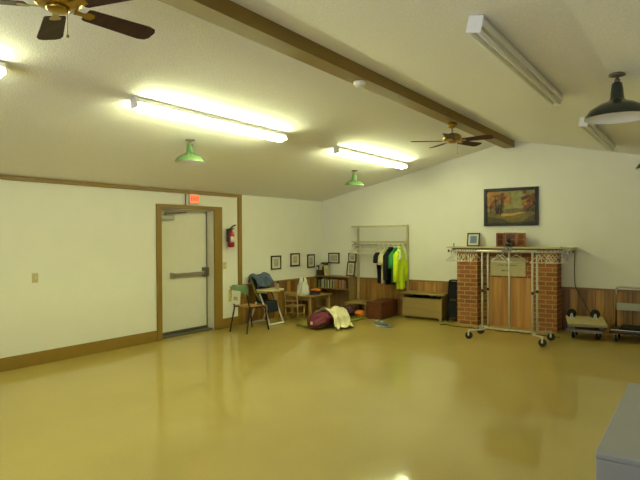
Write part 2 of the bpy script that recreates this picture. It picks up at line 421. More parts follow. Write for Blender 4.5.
# exit sign
e = thing('exit_sign', 'small glowing red exit sign above the door', 'sign', (0, 6.02, 2.13))
b = MB(e); b.box((0, 5.915, 2.128), (.05, 6.125, 2.286)); obj('housing', b, M['offwhite'], e, .006)
b = MB(e); b.box((.05, 5.928, 2.14), (.053, 6.112, 2.274)); obj('face', b, M['exit'], e)
def text_mesh(name, txt, size, mt, parent, loc, rot, depth=.001):
    cu = bpy.data.curves.new('tmp_text', 'FONT'); cu.body = txt; cu.size = size; cu.align_x = 'CENTER'; cu.align_y = 'CENTER'; cu.extrude = depth; cu.offset = size*.02
    to = bpy.data.objects.new('tmp_text', cu); COL.objects.link(to)
    dg = bpy.context.evaluated_depsgraph_get(); dg.update()
    me = bpy.data.meshes.new_from_object(to.evaluated_get(dg))
    bpy.data.objects.remove(to); bpy.data.curves.remove(cu)
    me.name = name; me.materials.clear(); me.materials.append(mt)
    o = bpy.data.objects.new(name, me); COL.objects.link(o); o.parent = parent; o.location = loc; o.rotation_euler = rot
    return o
text_mesh('lettering', 'EXIT', .088, M['exitred'], e, (.0545, 0, .077), (PI/2, 0, PI/2))
b = MB(); b.tube([(.012, 5.86, 2.105), (.012, 5.86, Z0-.06)], .009, 8); tag(obj('conduit', b, M['grey']), 'thin grey conduit left of the exit sign', 'conduit')

def plate(name, y, z, label):
    t = thing(name, label, 'switch', (0, y, z))
    b = MB(t); b.box((0, y-.038, z-.06), (.008, y+.038, z+.06)); obj('cover_plate', b, M['ivory'], t, .003)
    b = MB(t); b.box((.008, y-.006, z-.014), (.02, y+.006, z+.012)); obj('toggle', b, M['white'], t)
plate('light_switch', 3.448, 1.09, 'ivory switch plate on the bare wall left of the door')
plate('light_switch', 6.735, 1.085, 'ivory switch plate below the fire extinguisher')

# fire extinguisher
x = thing('fire_extinguisher', 'red fire extinguisher on the wall right of the door', 'fire extinguisher', (.085, 6.795, 1.4))
b = MB(x); b.lathe([(.02, 1.40), (.05, 1.405), (.06, 1.43), (.06, 1.62), (.05, 1.66), (.025, 1.69), (.02, 1.705)], (.085, 6.805, 0), 20); obj('cylinder', b, M['red'], x)
b = MB(x); b.box((.065, 6.780, 1.7), (.105, 6.830, 1.735)); b.tube([(.085, 6.795, 1.735), (.11, 6.845, 1.775), (.12, 6.885, 1.79)], .013, 8); b.tube([(.085, 6.795, 1.72), (.11, 6.855, 1.73)], .01, 8); obj('valve_handle', b, M['black'], x)
b = MB(x); b.tube(fillet([(.085, 6.785, 1.72), (.1, 6.725, 1.72), (.12, 6.710, 1.6), (.12, 6.720, 1.47)], .05), .013, 8)
b.lathe([(.013, 1.52), (.017, 1.47), (.026, 1.44)], (.12, 6.720, 0), 12); obj('hose', b, M['black'], x)
b = MB(x); b.grid(lambda u, v: (.085+.0615*math.cos(-.9+1.6*u), 6.805+.0615*math.sin(-.9+1.6*u), 1.49+.1*v), 8, 1); obj('paper_label', b, M['paper'], x, solid=.0008)
b = MB(x); b.box((0, 6.780, 1.5), (.03, 6.830, 1.72)); obj('bracket', b, M['dark'], x)

# leaflet on the wall
b = MB(); b.add([(.003, 6.82, .44), (.003, 7.0, .44), (.006, 7.0, .66), (.006, 6.82, .66)], [(0, 1, 2, 3)], 0)
b.add([(.0065, 6.88, .52), (.0065, 6.95, .52), (.0075, 6.95, .61), (.0075, 6.88, .61)], [(0, 1, 2, 3)], 1)
tag(obj('leaflet', b, [M['paperyel'], M['carved']], None, 0, .002), 'yellowed leaflet with a dark picture on the wall behind the school chair', 'leaflet')

# ------------------------------------------------------------------ ceiling fixtures
def make_fixture(lit, name, label):
    t = thing(name, label, 'ceiling light', (0, 0, 0), 'fluorescent strip lights')
    Ln = 2.19
    b = MB(); b.prism([(-.022, 0, 0), (.022, 0, 0), (.052, 0, -.015), (.052, 0, -.055), (-.052, 0, -.055), (-.052, 0, -.015)] if lit else [(-.035, 0, 0), (.035, 0, 0), (.05, 0, -.03), (.05, 0, -.06), (-.05, 0, -.06), (-.05, 0, -.03)], (0, Ln, 0)); obj('channel', b, M['white'], t, .003)
    for y in (.0, Ln):
        b = MB(); yy = y-.012 if y == 0 else y-.0
        b.box((-.046, yy, -.1), (.046, yy+.012, -.001)); obj('end_plate', b, M['white'], t, .003)
    for sx in ((-.04, .04) if lit else (-.03, .03)):
        b = MB(); b.lathe([(.008, .012), (.0165, .03), (.0165, Ln-.03), (.008, Ln-.012)], (sx, 0, -.088), 12, axis='y')
        # lathe 'y' puts h on y: centre keeps x and z
        obj('tube', b, M['tube_on'] if lit else M['tube_off'], t)
    return t
def fixpos(x, y): return (x, y, zc(x)-.002)
fl = make_fixture(True, 'strip_light', 'lit fluorescent strip on the left slope in front of the exit door')
fl.location = fixpos(2.48, 3.12); fl.rotation_euler = (0, -TH, 0)
dup(fl, fixpos(2.46, 6.56), (0, -TH, 0), 'lit fluorescent strip on the left slope near the back wall')
dup(fl, fixpos(2.52, -.25), (0, -TH, 0), 'lit fluorescent strip cut off by the left edge of the photo')
fo = make_fixture(False, 'strip_light', 'unlit fluorescent strip on the right slope, nearer the camera')
fo.location = fixpos(5.73, 3.12); fo.rotation_euler = (0, TH, 0)
dup(fo, fixpos(5.76, 6.5), (0, TH, 0), 'unlit fluorescent strip on the right slope beside the back wall')

# barn pendants
def make_pendant(shade, name, label, r=.185, k=1.0):
    t = thing(name, label, 'pendant lamp', (0, 0, 0), 'enamel barn shade lamps')
    b = MB(); b.lathe([(.02, 0), (.055, -.002), (.055, -.016), (.02, -.022)], (0, 0, 0), 16); obj('ceiling_canopy', b, M['tin'], t)
    b = MB(); b.tube([(0, 0, -.02), (0, 0, -.06*k)], .012, 8); b.lathe([(.018, -.035*k), (.02, -.06*k)], (0, 0, 0), 12); obj('stem', b, M['tin'], t)
    prof = [(.024, -.055*k), (.034, -.062*k), (.04, -.1*k), (.046, -.155*k), (.06, -.17*k), (.105, -.19*k), (.155, -.222*k), (.178, -.255*k), (r, -.275*k)]
    prof = [(min(a*r/.185, r) if i > 4 else a, h) for i, (a, h) in enumerate(prof)]
    b = MB(); b.lathe(prof, (0, 0, 0), 40, cap=False); obj('lamp_shade', b, shade, t)
    prof2 = [(max(a-.004, .005), h-.003) for a, h in prof]; prof2[-1] = (r-.001, prof[-1][1])
    b = MB(); b.lathe(prof2, (0, 0, 0), 40, cap=False); obj('shade_lining', b, M['white'], t)
    b = MB(); b.sphere((0, 0, -.215*k), .032, 14, 10, sc=(1, 1, 1.3)); obj('bulb', b, M['tube_off'], t)
    return t
p = make_pendant(M['green'], 'barn_pendant', 'green enamel barn lamp hanging before the exit door wall')
p.location = (1.846, 4.351, zc(1.846)-.004)
dup(p, (1.819, 8.11, zc(1.819)-.004), None, 'green enamel barn lamp near the back corner, smaller in view')
q = make_pendant(M['dgreen'], 'barn_pendant', 'dark green enamel barn lamp beside the near unlit strip', .215, 1.16)
q.location = (6.306, 4.404, zc(6.306)-.004)
dup(q, (6.315, 8.05, zc(6.315)-.004), None, 'dark green barn lamp only just inside the right edge of the photo')

# ceiling fans
def make_fan(name, label, ang, drop):
    t = thing(name, label, 'ceiling fan', (0, 0, 0), 'brass ceiling fans')
    b = MB(); b.lathe([(.03, 0), (.065, -.005), (.06, -.05), (.03, -.07), (.015, -.075)], (0, 0, 0), 24); obj('canopy', b, M['brass'], t)
    b = MB(); b.tube([(0, 0, -.06), (0, 0, -drop+.09)], .012, 10); obj('downrod', b, M['brass'], t)
    z = -drop
    b = MB(); b.lathe([(.02, z+.1), (.05, z+.09), (.1, z+.075), (.125, z+.05), (.125, z+.01), (.1, z-.01), (.06, z-.018)], (0, 0, 0), 32); obj('motor_housing', b, M['brass'], t)
    b = MB(); b.lathe([(.04, z-.015), (.06, z-.018), (.06, z-.03), (.045, z-.04), (.01, z-.043)], (0, 0, 0), 24); obj('switch_housing', b, M['brass'], t)
    b = MB(); b.tube([(.058, .015, z-.025), (.066, .016, z-.05), (.066, .016, z-.17)], .0022, 6); b.sphere((.066, .016, z-.18), .009, 8, 6); obj('pull_chain', b, M['brass'], t)
    for k in range(5):
        a = math.radians(ang + 72*k); R_ = Matrix.Rotation(a, 4, 'Z')
        Tl = R_ @ Matrix.Translation((0, 0, z-.012)) @ Matrix.Rotation(math.radians(-12), 4, 'X')
        b = MB(); b.X = Tl
        out = [(.15, -.05), (.165, -.058), (.505, -.075), (.545, -.062), (.56, -.035), (.56, .035), (.545, .062), (.505, .075), (.165, .058), (.15, .05)]
        b.prism([(u, v, -.003) for u, v in out], (0, 0, .006)); bl = obj('blade', b, M['blade'], t, .001)
        b = MB(); b.X = Tl
        b.prism([(.09, -.02, -.006), (.135, -.016, -.006), (.16, -.032, -.006), (.19, -.028, -.006), (.20, 0, -.006), (.19, .028, -.006), (.16, .032, -.006), (.135, .016, -.006), (.09, .02, -.006)], (0, 0, .003)); obj('blade_iron', b, M['brass'], bl)
    return t
f1 = make_fan('ceiling_fan', 'ceiling fan cut off by the top left edge of the photo', 12, .28)
f1.location = (4.0, 1.555, 3.12)
f2 = make_fan('ceiling_fan', 'small brass ceiling fan far along the beam near the back wall', 70, .235)
f2.location = (4.03, 7.05, 3.12)

# smoke detector
s = thing('smoke_detector', 'round white smoke detector under the ridge beam', 'smoke detector', (4.04, 4.6, 3.12))
b = MB(s); b.lathe([(.06, 3.118), (.062, 3.1), (.058, 3.085), (.045, 3.075)], (4.04, 4.6, 0), 24); obj('detector_body', b, M['white'], s)
b = MB(s); b.lathe([(.045, 3.075), (.04, 3.066), (.01, 3.064)], (4.04, 4.6, 0), 24); obj('detector_grille', b, M['offwhite'], s)

# ------------------------------------------------------------------ fireplace
fp = thing('fireplace', 'brick fireplace with two pillars and a pale mantel shelf', 'fireplace', (4.045, 9.5, 0))
for x0, x1 in ((3.205, 3.575), (4.52, 4.885)):
    b = MB(fp); b.box((x0, 9.36, 0), (x1, L-.001, 1.362)); obj('pillar', b, M['brick'], fp, .004)
b = MB(fp); b.box((3.575, 9.60, 0), (4.52, L-.001, 1.362)); obj('brick_breast', b, M['brick'], fp)
b = MB(fp); b.box((3.03, 9.3, 1.362), (5.13, L-.001, 1.386)); obj('mantel_shelf', b, M['mantel'], fp, .004)
b = MB(fp); b.box((3.12, 9.335, 1.302), (5.0, 9.36, 1.362)); obj('mantel_shadow_strip', b, M['darkwood'], fp, .003)  # added dark strip, stands in for the shadow below the mantel shelf
fc = thing('firebox_cover', 'upright plywood boards closing off the brick fireplace opening', 'cover', (4.08, 9.58, 0))
b = MB(fc); b.box((3.68, 9.57, .0), (4.085, 9.598, .845)); obj('board', b, M['panel'], fc, .003)
b = MB(fc); b.box((4.09, 9.57, .0), (4.49, 9.598, .845)); obj('board', b, M['panel'], fc, .003)
sg = thing('notice_board', 'cream plaque with faded lettering fixed above the fireplace opening', 'sign', (4.03, 9.59, .88))
b = MB(sg); b.box((3.735, 9.575, .872), (4.34, 9.598, 1.19)); obj('plaque', b, M['plaque'], sg, .003)
# illegible faded writing: two rows of strokes only
def strokes(x0, x1, z, h):
    b = MB(sg); x = x0
    while x < x1:
        w_ = random.uniform(.012, .03)
        b.box((x, 9.5735, z-h*random.uniform(.35, .5)), (min(x+w_, x1), 9.5745, z+h*random.uniform(.35, .5)))
        x += w_+.006
    o = obj('lettering', b, M['ink'], sg)
for x0, x1, z, h in ((3.86, 3.97, 1.062, .018), (3.99, 4.06, 1.062, .018), (4.08, 4.2, 1.062, .018), (3.93, 4.0, .968, .028), (4.02, 4.08, .968, .028)):
    strokes(x0, x1, z, h)

# things on the mantel
def picture(name, label, x0, x1, z0, z1, y, lean, fm, pm, fw=.018, group=None, matw=.03):
    """framed picture facing -Y; lean moves the top back"""
    t = thing(name, label, 'picture', ((x0+x1)/2, y, z0), group)
    w_, h = x1-x0, z1-z0
    X = Matrix.Translation(((x0+x1)/2, y, z0)) @ Matrix.Rotation(-lean, 4, 'X')
    def part(nm, m, boxes, bv=0.0):
        b = MB(t); b.X = X
        for a, c in boxes: b.box(a, c)
        return obj(nm, b, m, t, bv)
    part('frame', fm, [((-w_/2, -.012, 0), (-w_/2+fw, .012, h)), ((w_/2-fw, -.012, 0), (w_/2, .012, h)), ((-w_/2+fw, -.012, 0), (w_/2-fw, .012, fw)), ((-w_/2+fw, -.012, h-fw), (w_/2-fw, .012, h))], .002)
    if matw: part('mat_board', M['matboard'], [((-w_/2+fw, -.002, fw), (w_/2-fw, .006, h-fw))])
    k = fw+matw
    part('print', pm, [((-w_/2+k, -.005, k), (w_/2-k, -.0025, h-k))])
    return t
picture('framed_photo', 'small framed blue landscape leaning on the mantel left of the carved panel', 3.315, 3.545, 1.388, 1.63, 9.56, math.radians(9), M['frameblk'], M['bluepic'], .02, matw=.035)
tr = thing('carved_triptych', 'reddish carved wooden three panel screen on the mantel', 'carving', (4.1, 9.57, 1.386))
for nm, x0, x1, y0, y1 in (('wing', 3.86, 3.985, 9.5, 9.56), ('centre_panel', 3.985, 4.2, 9.56, 9.56), ('wing', 4.2, 4.36, 9.56, 9.5)):
    b = MB(tr); h = 1.386
    if nm == 'wing':
        b.prism([(x0, y0, h), (x1, y1, h), (x1, y1+.018, h), (x0, y0+.018, h)], (0, 0, .24))
        xm = (x0+x1)/2; ym = (y0+y1)/2-.004; dx = (x1-x0)*.3; dy = (y1-y0)*.3
    else:
        b.box((x0, y0, h), (x1, y0+.018, h+.245)); xm, ym, dx, dy = (x0+x1)/2, y0-.003, (x1-x0)*.36, 0
    pn = obj(nm, b, M['carved'], tr, .003)
    b = MB(tr)
    for a in (.03, .13):
        b.prism([(xm-dx, ym-dy, h+a), (xm+dx, ym+dy, h+a), (xm+dx, ym+dy, h+a+.085), (xm-dx, ym-dy, h+a+.085)], (0, .006, 0))
    obj('carved_inset', b, M['darkwood'], pn)
fg = thing('figurine', 'dark little seated figurine in front of the carved screen', 'figurine', (4.09, 9.45, 1.386))
b = MB(fg); b.sphere((4.09, 9.45, 1.435), .055, 14, 10, sc=(1.1, .7, .9)); b.sphere((4.085, 9.44, 1.505), .036, 12, 8); b.sphere((4.15, 9.45, 1.42), .03, 10, 8); obj('body', b, M['dgreen'], fg)
b = MB(fg); b.box((4.02, 9.41, 1.386), (4.17, 9.49, 1.396)); obj('plinth', b, M['dark'], fg)
ft = thing('candle_stub', 'tiny dark candlestick standing near the left end of the mantel', 'candlestick', (3.13, 9.4, 1.386))
b = MB(ft); b.lathe([(.018, 1.386), (.016, 1.392), (.006, 1.398), (.006, 1.42), (.014, 1.425), (.014, 1.44)], (3.13, 9.4, 0), 12); obj('holder', b, M['dark'], ft)

# landscape painting
pt = thing('landscape_painting', 'dark framed autumn landscape painting high on the back wall', 'painting', (4.06, L-.02, 1.75))
PX0, PX1, PZ0, PZ1 = 3.592, 4.528, 1.752, 2.418; fw = .055
b = MB(pt)
b.box((PX0, L-.04, PZ0), (PX0+fw, L-.002, PZ1)); b.box((PX1-fw, L-.04, PZ0), (PX1, L-.002, PZ1)); b.box((PX0+fw, L-.04, PZ0), (PX1-fw, L-.002, PZ0+fw)); b.box((PX0+fw, L-.04, PZ1-fw), (PX1-fw, L-.002, PZ1))
obj('frame', b, M['frameblk'], pt, .006)
pc = [mat('paint '+n, c, .55, var=.3, scale=16) for n, c in (('sky', (140, 132, 76)), ('gold', (166, 108, 30)), ('rust', (112, 62, 22)), ('bark', (40, 24, 14)), ('grass', (110, 92, 34)), ('path', (190, 148, 66)), ('moss', (66, 52, 20)), ('haze', (100, 84, 48)))]
b = MB(pt); cx0, cz0 = PX0+fw, PZ0+fw; cw, ch = PX1-PX0-2*fw, PZ1-PZ0-2*fw
Y_ = L-.02
def cp(u, v, k): return (cx0+u*cw, Y_-.0004*k, cz0+v*ch)
layer = [1]
def pol(pts, mi):
    k = layer[0]; layer[0] += 1
    b.add([cp(min(max(u, 0), 1), min(max(v, 0), 1), k) for u, v in pts], [tuple(range(len(pts)))], mi)
def blob(u, v, ru, rv, mi, n=14):
    pol([(u+ru*random.uniform(.75, 1.1)*math.cos(2*PI*i/n), v+rv*random.uniform(.75, 1.1)*math.sin(2*PI*i/n)) for i in range(n)], mi)
b.box((cx0, Y_, cz0), (cx0+cw, L-.004, cz0+ch), 0)
pol([(0, 0), (1, 0), (1, .36), (.7, .4), (.4, .38), (0, .36)], 4)
pol([(.38, .36), (.78, .36), (.78, .42), (.6, .45), (.38, .43)], 7)
pol([(.3, .2), (.55, .22), (.8, .3), (.7, .33), (.5, .28), (.3, .3)], 5)
pol([(0, 0), (.5, 0), (.35, .12), (0, .2)], 6); pol([(1, 0), (.72, 0), (.85, .14), (1, .25)], 6)
for i in range(46):
    u = random.uniform(.02, .46); v = random.uniform(.5, .97) if u < .36 else random.uniform(.62, .92)
    blob(u, v, random.uniform(.03, .07), random.uniform(.04, .08), random.choice((1, 1, 2)))
for i in range(10): blob(random.uniform(.02, .3), random.uniform(.4, .6), .05, .06, random.choice((1, 2)))
for i in range(34): blob(random.uniform(.76, .98), random.uniform(.34, .97), random.uniform(.03, .06), random.uniform(.04, .08), random.choice((2, 2, 1, 6)))
for (u0, v0, u1, v1, w_) in ((.22, .27, .19, .85, .02), (.3, .27, .33, .9, .018), (.24, .27, .27, .6, .012), (.08, .3, .09, .6, .012)):
    pol([(u0-w_, v0), (u0+w_, v0), (u1+w_*.4, v1), (u1-w_*.4, v1)], 3)
obj('canvas', b, pc, pt)

# small framed prints on the left wall
def wallpic(label, y0, y1, z0, z1, fm, group='small framed prints on the corner walls'):
    t = thing('framed_print', label, 'picture', (0, (y0+y1)/2, z0), group)
    fw = .025
    b = MB(t); b.box((0, y0, z0), (.022, y0+fw, z1)); b.box((0, y1-fw, z0), (.022, y1, z1)); b.box((0, y0+fw, z0), (.022, y1-fw, z0+fw)); b.box((0, y0+fw, z1-fw), (.022, y1-fw, z1)); obj('frame', b, fm, t, .002)
    b = MB(t); b.box((.002, y0+fw, z0+fw), (.01, y1-fw, z1-fw)); obj('mat_board', b, M['matboard'], t)
    b = MB(t); dy = (y1-y0)*.27; dz = (z1-z0)*.24; b.box((.01, y0+dy, z0+dz), (.013, y1-dy, z1-dz)); obj('print', b, M['print'], t)
wallpic('squarish dark framed print, first from the door on the left wall', 7.965, 8.265, .94, 1.21, M['frameblk'])
wallpic('dark framed print, middle of the three on the left wall', 8.57, 8.87, .975, 1.24, M['frameblk'])
wallpic('narrow dark framed print, nearest the corner on the left wall', 9.14, 9.4, .915, 1.2, M['frameblk'])
t = picture('framed_print', 'brown framed print on the back wall above the bookcase', .175, .46, .995, 1.225, L-.014, 0, M['framebrn'], M['print'], .025, 'small framed prints on the corner walls')
t = picture('framed_print', 'small black framed print on the wall above a leaning frame', .69, .885, 1.035, 1.225, L-.014, 0, M['frameblk'], M['print'], .02)

# ------------------------------------------------------------------ bookcase
bk = thing('bookcase', 'low brown wooden bookcase filling the corner', 'bookcase', (.46, 9.54, 0))
BX0, BX1, BY0, BY1, BH = .035, .89, 9.385, 9.665, .745
b = MB(bk); b.box((BX0, BY0, 0), (BX0+.022, BY1, BH-.022)); obj('side_panel', b, M['shelfwood'], bk, .002)
b = MB(bk); b.box((BX1-.022, BY0, 0), (BX1, BY1, BH-.022)); obj('side_panel', b, M['shelfwood'], bk, .002)
b = MB(bk); b.box((BX0, BY0, BH-.022), (BX1, BY1, BH)); obj('top', b, M['shelfwood'], bk, .002)
for z in (.06, .49):
    b = MB(bk); b.box((BX0+.022, BY0+.004, z-.02), (BX1-.022, BY1-.01, z)); obj('shelf', b, M['shelfwood'], bk, .002)
b = MB(bk); b.box((BX0+.022, BY1-.008, .0), (BX1-.022, BY1, BH-.022)); obj('back_panel', b, M['shelfwood'], bk)
b = MB(bk); b.box((BX0+.022, BY0+.012, 0), (BX1-.022, BY0+.024, .04)); obj('kick_board', b, M['shelfwood'], bk)

bcols = [((40, 36, 34), 'black'), ((108, 118, 58), 'olive'), ((70, 66, 54), 'charcoal'), ((150, 152, 74), 'lime'), ((196, 190, 150), 'cream'), ((84, 92, 96), 'slate'), ((172, 168, 96), 'yellow'), ((96, 110, 70), 'green'), ((206, 204, 184), 'white'), ((60, 70, 84), 'navy'), ((186, 176, 120), 'straw'), ((44, 42, 40), 'black'), ((170, 166, 140), 'grey'), ((150, 116, 66), 'tan'), ((160, 122, 70), 'tan'), ((140, 104, 56), 'brown'), ((120, 80, 50), 'brown'), ((176, 120, 96), 'pink'), ((132, 76, 58), 'rust'), ((168, 140, 110), 'beige'), ((150, 100, 76), 'terracotta'), ((110, 90, 70), 'umber')]
ords = 'first second third fourth fifth sixth seventh eighth ninth tenth eleventh twelfth thirteenth fourteenth fifteenth sixteenth seventeenth eighteenth nineteenth twentieth twenty-first twenty-second'.split()
bx = BX0+.03
for i, (c, cn) in enumerate(bcols):
    w_ = random.uniform(.024, .038); h = random.uniform(.15, .2); 
    if bx + w_ > BX1-.03: break
    t = thing('book', '%s spined book, %s from left on the bookcase shelf' % (cn, ords[i]), 'book', (bx+w_/2, 9.46, .4905), 'books on the upper bookcase shelf')
    yb = 9.402+random.uniform(0, .02); de = random.uniform(.13, .17)
    cm = mat('book cover %s %d' % (cn, i), c, .5, var=.1)
    b = MB(t); b.box((bx, yb, .4905), (bx+.003, yb+de, .4905+h)); b.box((bx+w_-.003, yb, .4905), (bx+w_, yb+de, .4905+h)); b.box((bx+.003, yb, .4905), (bx+w_-.003, yb+.003, .4905+h)); obj('cover', b, cm, t)
    b = MB(t); b.box((bx+.003, yb+.003, .494), (bx+w_-.003, yb+de-.004, .487+h)); obj('pages', b, M['paper'], t)
    bx += w_+.0025

# on the bookcase top
t = thing('binder', 'dark binder standing at the left end of the bookcase top', 'binder', (.07, 9.5, BH))
b = MB(t); b.box((.045, 9.42, BH+.001), (.095, 9.64, BH+.215)); obj('cover', b, M['black'], t, .004)
b = MB(t); b.box((.052, 9.418, BH+.12), (.088, 9.4195, BH+.18)); obj('spine_label', b, M['paper'], t)
t = thing('magazine_file', 'curved brown magazine holder beside the dark binder on the bookcase', 'magazine file', (.16, 9.5, BH))
b = MB(t); prof = [(9.40, BH+.001), (9.64, BH+.001), (9.64, BH+.27), (9.58, BH+.28), (9.5, BH+.26), (9.43, BH+.2), (9.40, BH+.12)]
b.prism([(.105, y, z) for y, z in prof], (.008, 0, 0)); b.prism([(.2, y, z) for y, z in prof], (.008, 0, 0)); b.box((.113, 9.632, BH+.001), (.2, 9.64, BH+.27)); b.box((.113, 9.40, BH+.001), (.2, 9.406, BH+.12)); obj('holder', b, M['framebrn'], t)
b = MB(t); b.box((.118, 9.42, BH+.002), (.15, 9.63, BH+.24)); b.box((.156, 9.42, BH+.002), (.19, 9.63, BH+.225)); obj('magazine', b, M['print'], t)
for k, (x0, c, nm) in enumerate(((.215, M['paper'], 'white'), (.262, M['paperyel'], 'yellow'))):
    t = thing('booklet', '%s booklet leaning by the magazine holder on the bookcase' % nm, 'booklet', (x0, 9.5, BH))
    b = MB(t); X = Matrix.Translation((x0, 9.48, BH+.004)) @ Matrix.Rotation(math.radians(-5), 4, 'Y') @ Matrix.Rotation(math.radians(30-40*k), 4, 'Z'); b.X = X
    b.box((0, -.06, 0), (.018, .07, .215)); obj('cover', b, c, t, .002)
    b = MB(t); b.X = X; b.box((.0182, -.045, .03), (.0192, .055, .14)); obj('cover_picture', b, M['print'], t)
picture('framed_print', 'brown framed print leaning upright on the right end of the bookcase', .69, .886, BH+.002, BH+.30, 9.60, math.radians(10), M['framebrn'], M['print'], .022)

# ------------------------------------------------------------------ wall coat rack
CX0, CX1 = .955, 2.085
cr = thing('coat_rack', 'tall pale coat rack with two slatted shelves on the back wall', 'coat rack', (1.5, 9.66, 0))
for x in (CX0, CX1):
    b = MB(cr); b.box((x-.018, 9.632, .0), (x+.018, 9.672, 1.8)); obj('post', b, M['beige'], cr, .003)
for z in (1.775, 1.465):
    b = MB(cr); b.box((CX0-.018, 9.405, z-.018), (CX1+.018, 9.43, z+.018)); obj('front_rail', b, M['beige'], cr, .003)
    for x in (CX0, CX1):
        b = MB(cr); b.box((x-.012, 9.43, z-.014), (x+.012, 9.632, z+.014)); br_ = obj('shelf_arm', b, M['beige'], cr, .002)
    b = MB(cr)
    for k in range(4): b.tube([(CX0+.012, 9.46+.045*k, z), (CX1-.012, 9.46+.045*k, z)], .006, 8)
    obj('shelf_rods', b, M['offwhite'], cr)
b = MB(cr); b.tube([(CX0-.01, 9.43, 1.395), (CX1+.01, 9.43, 1.395)], .011, 10)
for x in (CX0+.03, CX1-.03, (CX0+CX1)/2): b.tube([(x, 9.43, 1.395), (x, 9.42, 1.45)], .006, 6)
obj('hanging_rod', b, M['zinc'], cr)
for x in (CX0, CX1):
    b = MB(cr); b.prism([(x-.01, 9.632, 1.44), (x-.01, 9.632, 1.3), (x-.01, 9.47, 1.44)], (.02, 0, 0)); obj('bracket', b, M['beige'], cr)

# hangers: prototype hangs on a rod at its origin (rod radius ~.011), lies in the YZ plane
def make_hanger(r=.0048, half=.2, drop=.17):
    b = MB(); b.tube(fillet([(0, 0, -.06), (0, half, -drop), (0, -half, -drop), (0, 0, -.06)], .03, 4), r, 6)
    b.tube([(0, 0, -.056), (0, 0, -.072)], r*1.3, 8)
    o = obj('coat_hanger', b, M['hanger'])
    b = MB(); hk = [(0, .017*math.cos(a), -.004+.017*math.sin(a)) for a in [math.radians(d) for d in range(205, -60, -22)]]
    b.tube(hk + [(0, 0, -.045), (0, 0, -.06)], r*.75, 6); obj('hook', b, M['hook'], o)
    return o
def hanger(loc, rz, label, group, proto=[None]):
    if proto[0] is None:
        o = proto[0] = make_hanger(); tag(o, label, 'hanger', group)
        o.location = loc; o.rotation_euler = (0, 0, rz)
    else:
        o = dup(proto[0], loc, (0, 0, rz), label, group)
    return o
for k in range(15):
    hanger((1.0+.037*k+random.uniform(-.006, .006), 9.43, 1.404), random.uniform(-.22, .22), 'empty white hanger on the wall coat rack rod left of the clothes', 'empty hangers on the wall coat rack')

# garments hang in the YZ plane below a hanger
def garment(name, label, cat, x, y, ztop, zbot, hw, hem, dep, m, sleeve=None, rz=0.0, mats2=None, split=None, seed=0):
    random.seed(100+seed)
    t = thing(name, label, cat, (x, y, 0), 'clothes on the wall coat rack', rz)
    b = MB(); n = 36; H_ = ztop-zbot
    prof = [(0, hem), (.2, hem*.97), (.45, (hem+hw)/2*.97), (.7, hw*.98), (.86, hw), (.92, hw*.9), (.97, hw*.55), (1.0, .06)]
    rings = []; ph = random.uniform(0, 6)
    levels = [i/22 for i in range(23)]
    def wof(s):
        for (a, wa), (c, wc) in zip(prof, prof[1:]):
            if a <= s <= c: return wa+(wc-wa)*(s-a)/(c-a)
    for s in levels:
        w_ = wof(s); dd = dep*(1.0-.35*s) * (1 if s < .9 else .75)
        ring = []
        for k in range(n):
            a = 2*PI*k/n
            fold = 1+(.34*(1-s)+.06)*math.sin(5*a+ph+1.3*s)+.12*(1-s)*math.sin(9*a+ph*2)
            ring.append((dd*math.sin(a)*fold, w_*math.cos(a)*(1+.04*math.sin(7*s+ph)), zbot+H_*s+(.012*math.sin(3*a+ph) if s == 0 else 0)))
        rings.append(ring)
    b.loft(rings)
    if split is not None:
        for i, fq in enumerate(b.f):
            zz = sum(b.v[j].z for j in fq)/len(fq)
            b.m[i] = 1 if zz > zbot+H_*split else 0
    body = obj('body', b, [m]+([mats2] if mats2 else []), t)
    if sleeve:
        ln, r0, r1, sm = sleeve
        for sy in (1, -1):
            bs = MB(); pts = [(0, sy*(hw-.06), ztop-.10), (0.0, sy*(hw-.005), ztop-.16), (0.005, sy*(hw+.02), ztop-.16-ln*.5), (.0, sy*(hw+.012), ztop-.16-ln)]
            bs.tube(pts, [r0*.75, r0, (r0+r1)/2*.95, r1], 14); obj('sleeve', bs, sm, t)
    b = MB(); b.tube([(.035*math.sin(a), .062*math.cos(a), ztop-.004+.012*math.cos(a)**2) for a in [2*PI*k/16 for k in range(16)]], .012, 8, cyc=True); obj('collar', b, m if not mats2 else mats2, t)
    return t
gy = 9.43
def on_hanger(x): hanger((x, gy, 1.404), 0, 'white hanger holding clothing on the wall coat rack rod', 'hangers under the clothes on the wall rack')
garment('shirt', 'black dress with pale top, leftmost garment on the coat rack', 'dress', 1.615, gy, 1.345, .66, .19, .13, .05, M['blackcloth'], (.12, .06, .065, M['blackcloth']), mats2=M['creamcloth'], split=.55, seed=1)
garment('shirt', 'cream short sleeved shirt hanging between two black garments', 'shirt', 1.72, gy, 1.34, .66, .19, .17, .045, M['creamcloth'], (.15, .06, .07, M['creamcloth']), seed=2)
garment('jacket', 'black jacket hanging left of the green shirt', 'jacket', 1.83, gy, 1.35, .645, .2, .2, .055, M['blackcloth'], (.45, .06, .05, M['blackcloth']), seed=3)
garment('shirt', 'green shirt hanging behind the fluorescent yellow jacket', 'shirt', 1.945, gy, 1.345, .68, .2, .17, .05, M['greencloth'], (.22, .06, .06, M['greencloth']), seed=4)
hv = garment('jacket', 'fluorescent yellow safety jacket with silver stripes, rightmost on the rack', 'safety jacket', 2.04, gy, 1.36, .56, .185, .15, .055, M['hivis'], (.5, .062, .05, M['hivis']), seed=5)
for x in (1.615, 1.72, 1.83, 1.945, 2.04): on_hanger(x)
for sy in (-.12, .1):
    b = MB(); b.tube([(.064, sy*1.2, 1.12), (.066, sy*1.1, 1.2), (.045, sy, 1.30), (0, sy*.95, 1.325)], .017, 8); obj('reflective_stripe', b, M['reflect'], hv)
